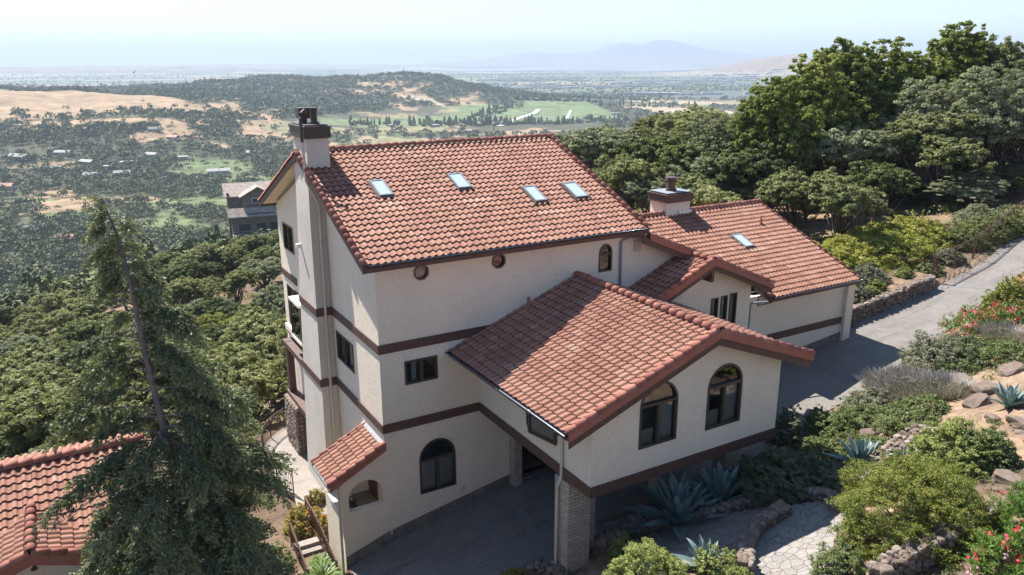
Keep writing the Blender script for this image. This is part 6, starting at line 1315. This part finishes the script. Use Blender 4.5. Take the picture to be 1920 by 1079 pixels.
for k, (px, py, wd, rf, lb) in enumerate(VH):
    x, y, _ = at_px(px, py, 90 if py > 430 else 200); z = gz(x, y); e = empty('valley_house', (x, y, z-.5), lb, 'house', 'houses in the valley', AZ-math.pi/2+random.uniform(-.5, .5)); mb = MB(); wd *= .8; d_ = wd*.45; h_ = 4.2
    mb.box((-wd/2, -d_/2, 0), (wd/2, d_/2, h_)); mb.obj('wall', M_HW[k % 2], e); mb = MB(); rise = .4 if rf == 3 else 2.4; gable_box(mb, -wd/2, wd/2, -d_/2, d_/2, h_-.02, h_, rise, .8, 'x', 0, 0); mb.obj('roof', M_HR[rf], e)
    mb = MB(); 
    for q in range(3): mb.cut(); mb.box((-wd/2+wd*(.15+.28*q), -d_/2-.05, 1.2), (-wd/2+wd*(.15+.28*q)+2, -d_/2-.01, 2.8))
    mb.obj('window', M_DK, e)
r_ = np.random.default_rng(55); mb = MB()
for k in range(420):
    rho = r_.uniform(2900, 6800); th = math.radians(r_.uniform(-2, 19)); f = rho*math.cos(th); r = rho*math.sin(th); x = CX+fwv[0]*f+rtv[0]*r; y = CY+fwv[1]*f+rtv[1]*r
    if fbm(np.array([f/500]), np.array([r/900]), 3)[0] < .47: continue
    z = gz(x, y); wd = r_.uniform(10, 60); c_, s_ = math.cos(AZ-1.57), math.sin(AZ-1.57); mb.box((-wd, -8, -1), (wd, 8, r_.uniform(5, 9)), .5, int(r_.integers(0, 2)), (np.array([[c_, -s_, 0], [s_, c_, 0], [0, 0, 1]]), np.array([x, y, z])))
o = mb.obj('distant_town', [M_HR[3], M_HR[0]]); tag(o, 'white sheds and low buildings of the far town on the plain', 'buildings', kind='stuff')
# roads in the valley and the bay beyond the plain
def ribbon(name, pts, wd, m, lift=1.):
    P = [np.array(p) for p in pts]; mb = MB(); V = []; seg = []
    for i in range(len(P)-1):
        n = max(2, int(np.linalg.norm(P[i+1]-P[i])/25))
        seg += [P[i]+(P[i+1]-P[i])*t for t in np.linspace(0, 1, n, endpoint=False)]
    seg.append(P[-1])
    for i, p in enumerate(seg):
        d = seg[min(i+1, len(seg)-1)]-seg[max(i-1, 0)]; d = d/np.linalg.norm(d); n = np.array([-d[1], d[0]])*wd/2
        for e in (-1, 1): q = p+n*e; V.append((q[0], q[1], gz(q[0], q[1])+lift))
    mb.add(V, [(2*i, 2*i+1, 2*i+3, 2*i+2) for i in range(len(seg)-1)]); o = mb.obj(name, m); o['kind'] = 'structure'; return o
M_ROAD = plain('pale_valley_road', (.38, .36, .34), .9, 0, .05, .1)
ribbon('valley_road', [at_px(935, 238, 500)[:2], at_px(965, 226, 500)[:2], at_px(1000, 214, 500)[:2], at_px(1010, 206, 500)[:2]], 13, M_ROAD)
ribbon('vineyard_track', [at_px(1062, 226, 500)[:2], at_px(1070, 208, 500)[:2]], 7, M_ROAD); ribbon('vineyard_track', [at_px(975, 218, 500)[:2], at_px(1080, 225, 500)[:2]], 6, M_ROAD)
M_WAT = plain('bay_water', (.30, .38, .42), .08, 0, .001, .02)
mb = MB(); V = []; n = 60
for i in range(n+1):
    th = math.radians(-24+42*i/n)
    for rho in (11500+900*math.sin(i*.35), 14500+600*math.cos(i*.5)): f = rho*math.cos(th)*.82; r = rho*math.sin(th)*.82; x = CX+fwv[0]*f+rtv[0]*r; y = CY+fwv[1]*f+rtv[1]*r; V.append((x, y, gz(x, y)+3))
mb.add(V, [(2*i, 2*i+1, 2*i+3, 2*i+2) for i in range(n)]); o = mb.obj('bay_water', M_WAT); o['kind'] = 'structure'
for px, py, h_, lb in ((145, 158, 42, 'lattice pylon on the left hill crest'), (579, 143, 36, 'pylon left of the main hill top'), (622, 142, 36, 'pylon on the main hill top'), (758, 152, 36, 'pylon on the right shoulder of the main hill'), (455, 165, 26, 'small pylon on the low saddle')):
    x, y, _ = at_px(px, py+3, 900); z = gz(x, y); mb = MB(); b_ = 3.2
    for sx in (-1, 1):
        for sy in (-1, 1): mb.beam((sx*b_, sy*b_, 0), (sx*.4, sy*.4, h_), .5, .5)
    for zz in (.62, .75, .88): mb.beam((-6, 0, h_*zz), (6, 0, h_*zz), .45, .45)
    for q in range(5): mb.beam((-b_*(1-q/5.5), -b_*(1-q/5.5), h_*q/5), (b_*(1-(q+1)/5.5), -b_*(1-(q+1)/5.5), h_*(q+1)/5), .3, .3)
    o = mb.obj('pylon', M_DK); o.location = (x, y, z); o.rotation_euler.z = AZ-1.57; tag(o, lb, 'pylon', 'pylons on the hills')
bx_, by_, bz_ = on_ray(250, 136.5, 70); mb = MB()
mb.tube([(-.28, 0, 0), (-.1, 0, .02), (.12, 0, .02), (.25, 0, .03), (.32, 0, .02)], [.02, .07, .08, .045, .01], 8)
mb.add([(-.05, 0, .03), (.1, 0, .03), (.02, .35, .16), (-.18, .62, .1), (-.12, .3, .12)], [(0, 1, 2, 3, 4)]); mb.add([(-.05, 0, .02), (.1, 0, .02), (.02, -.35, .14), (-.18, -.62, .06), (-.12, -.3, .1)], [(4, 3, 2, 1, 0)])
mb.add([(-.28, 0, .01), (-.45, .08, .01), (-.45, -.08, .01)], [(0, 1, 2)])
o = mb.obj('bird', M_DK); o.scale = (.5, .5, .5); o.location = (bx_, by_, bz_); o.rotation_euler = (.35, .15, AZ-2.2); tag(o, 'dark bird gliding high above the left hills', 'bird')
# --- haze: one closed box of even density round everything
def haze():
    mb = MB(); mb.box((-33000, -33000, -400), (33000, 33000, 520)); o = mb.obj('haze', [], None)
    m = bpy.data.materials.new('valley_haze'); m.use_nodes = True; n = m.node_tree; n.nodes.clear(); out = NN(n, 'ShaderNodeOutputMaterial'); v = NN(n, 'ShaderNodeVolumePrincipled')
    v.inputs['Color'].default_value = (.60, .72, .88, 1); v.inputs['Density'].default_value = HAZE; v.inputs['Anisotropy'].default_value = .1
    n.links.new(v.outputs[0], out.inputs['Volume']); o.data.materials.append(m); m.cycles.homogeneous_volume = True; o['kind'] = 'stuff'
    o['label'] = 'pale summer haze over the valley and the far hills'; o['category'] = 'haze'
HAZE = .000115
haze()
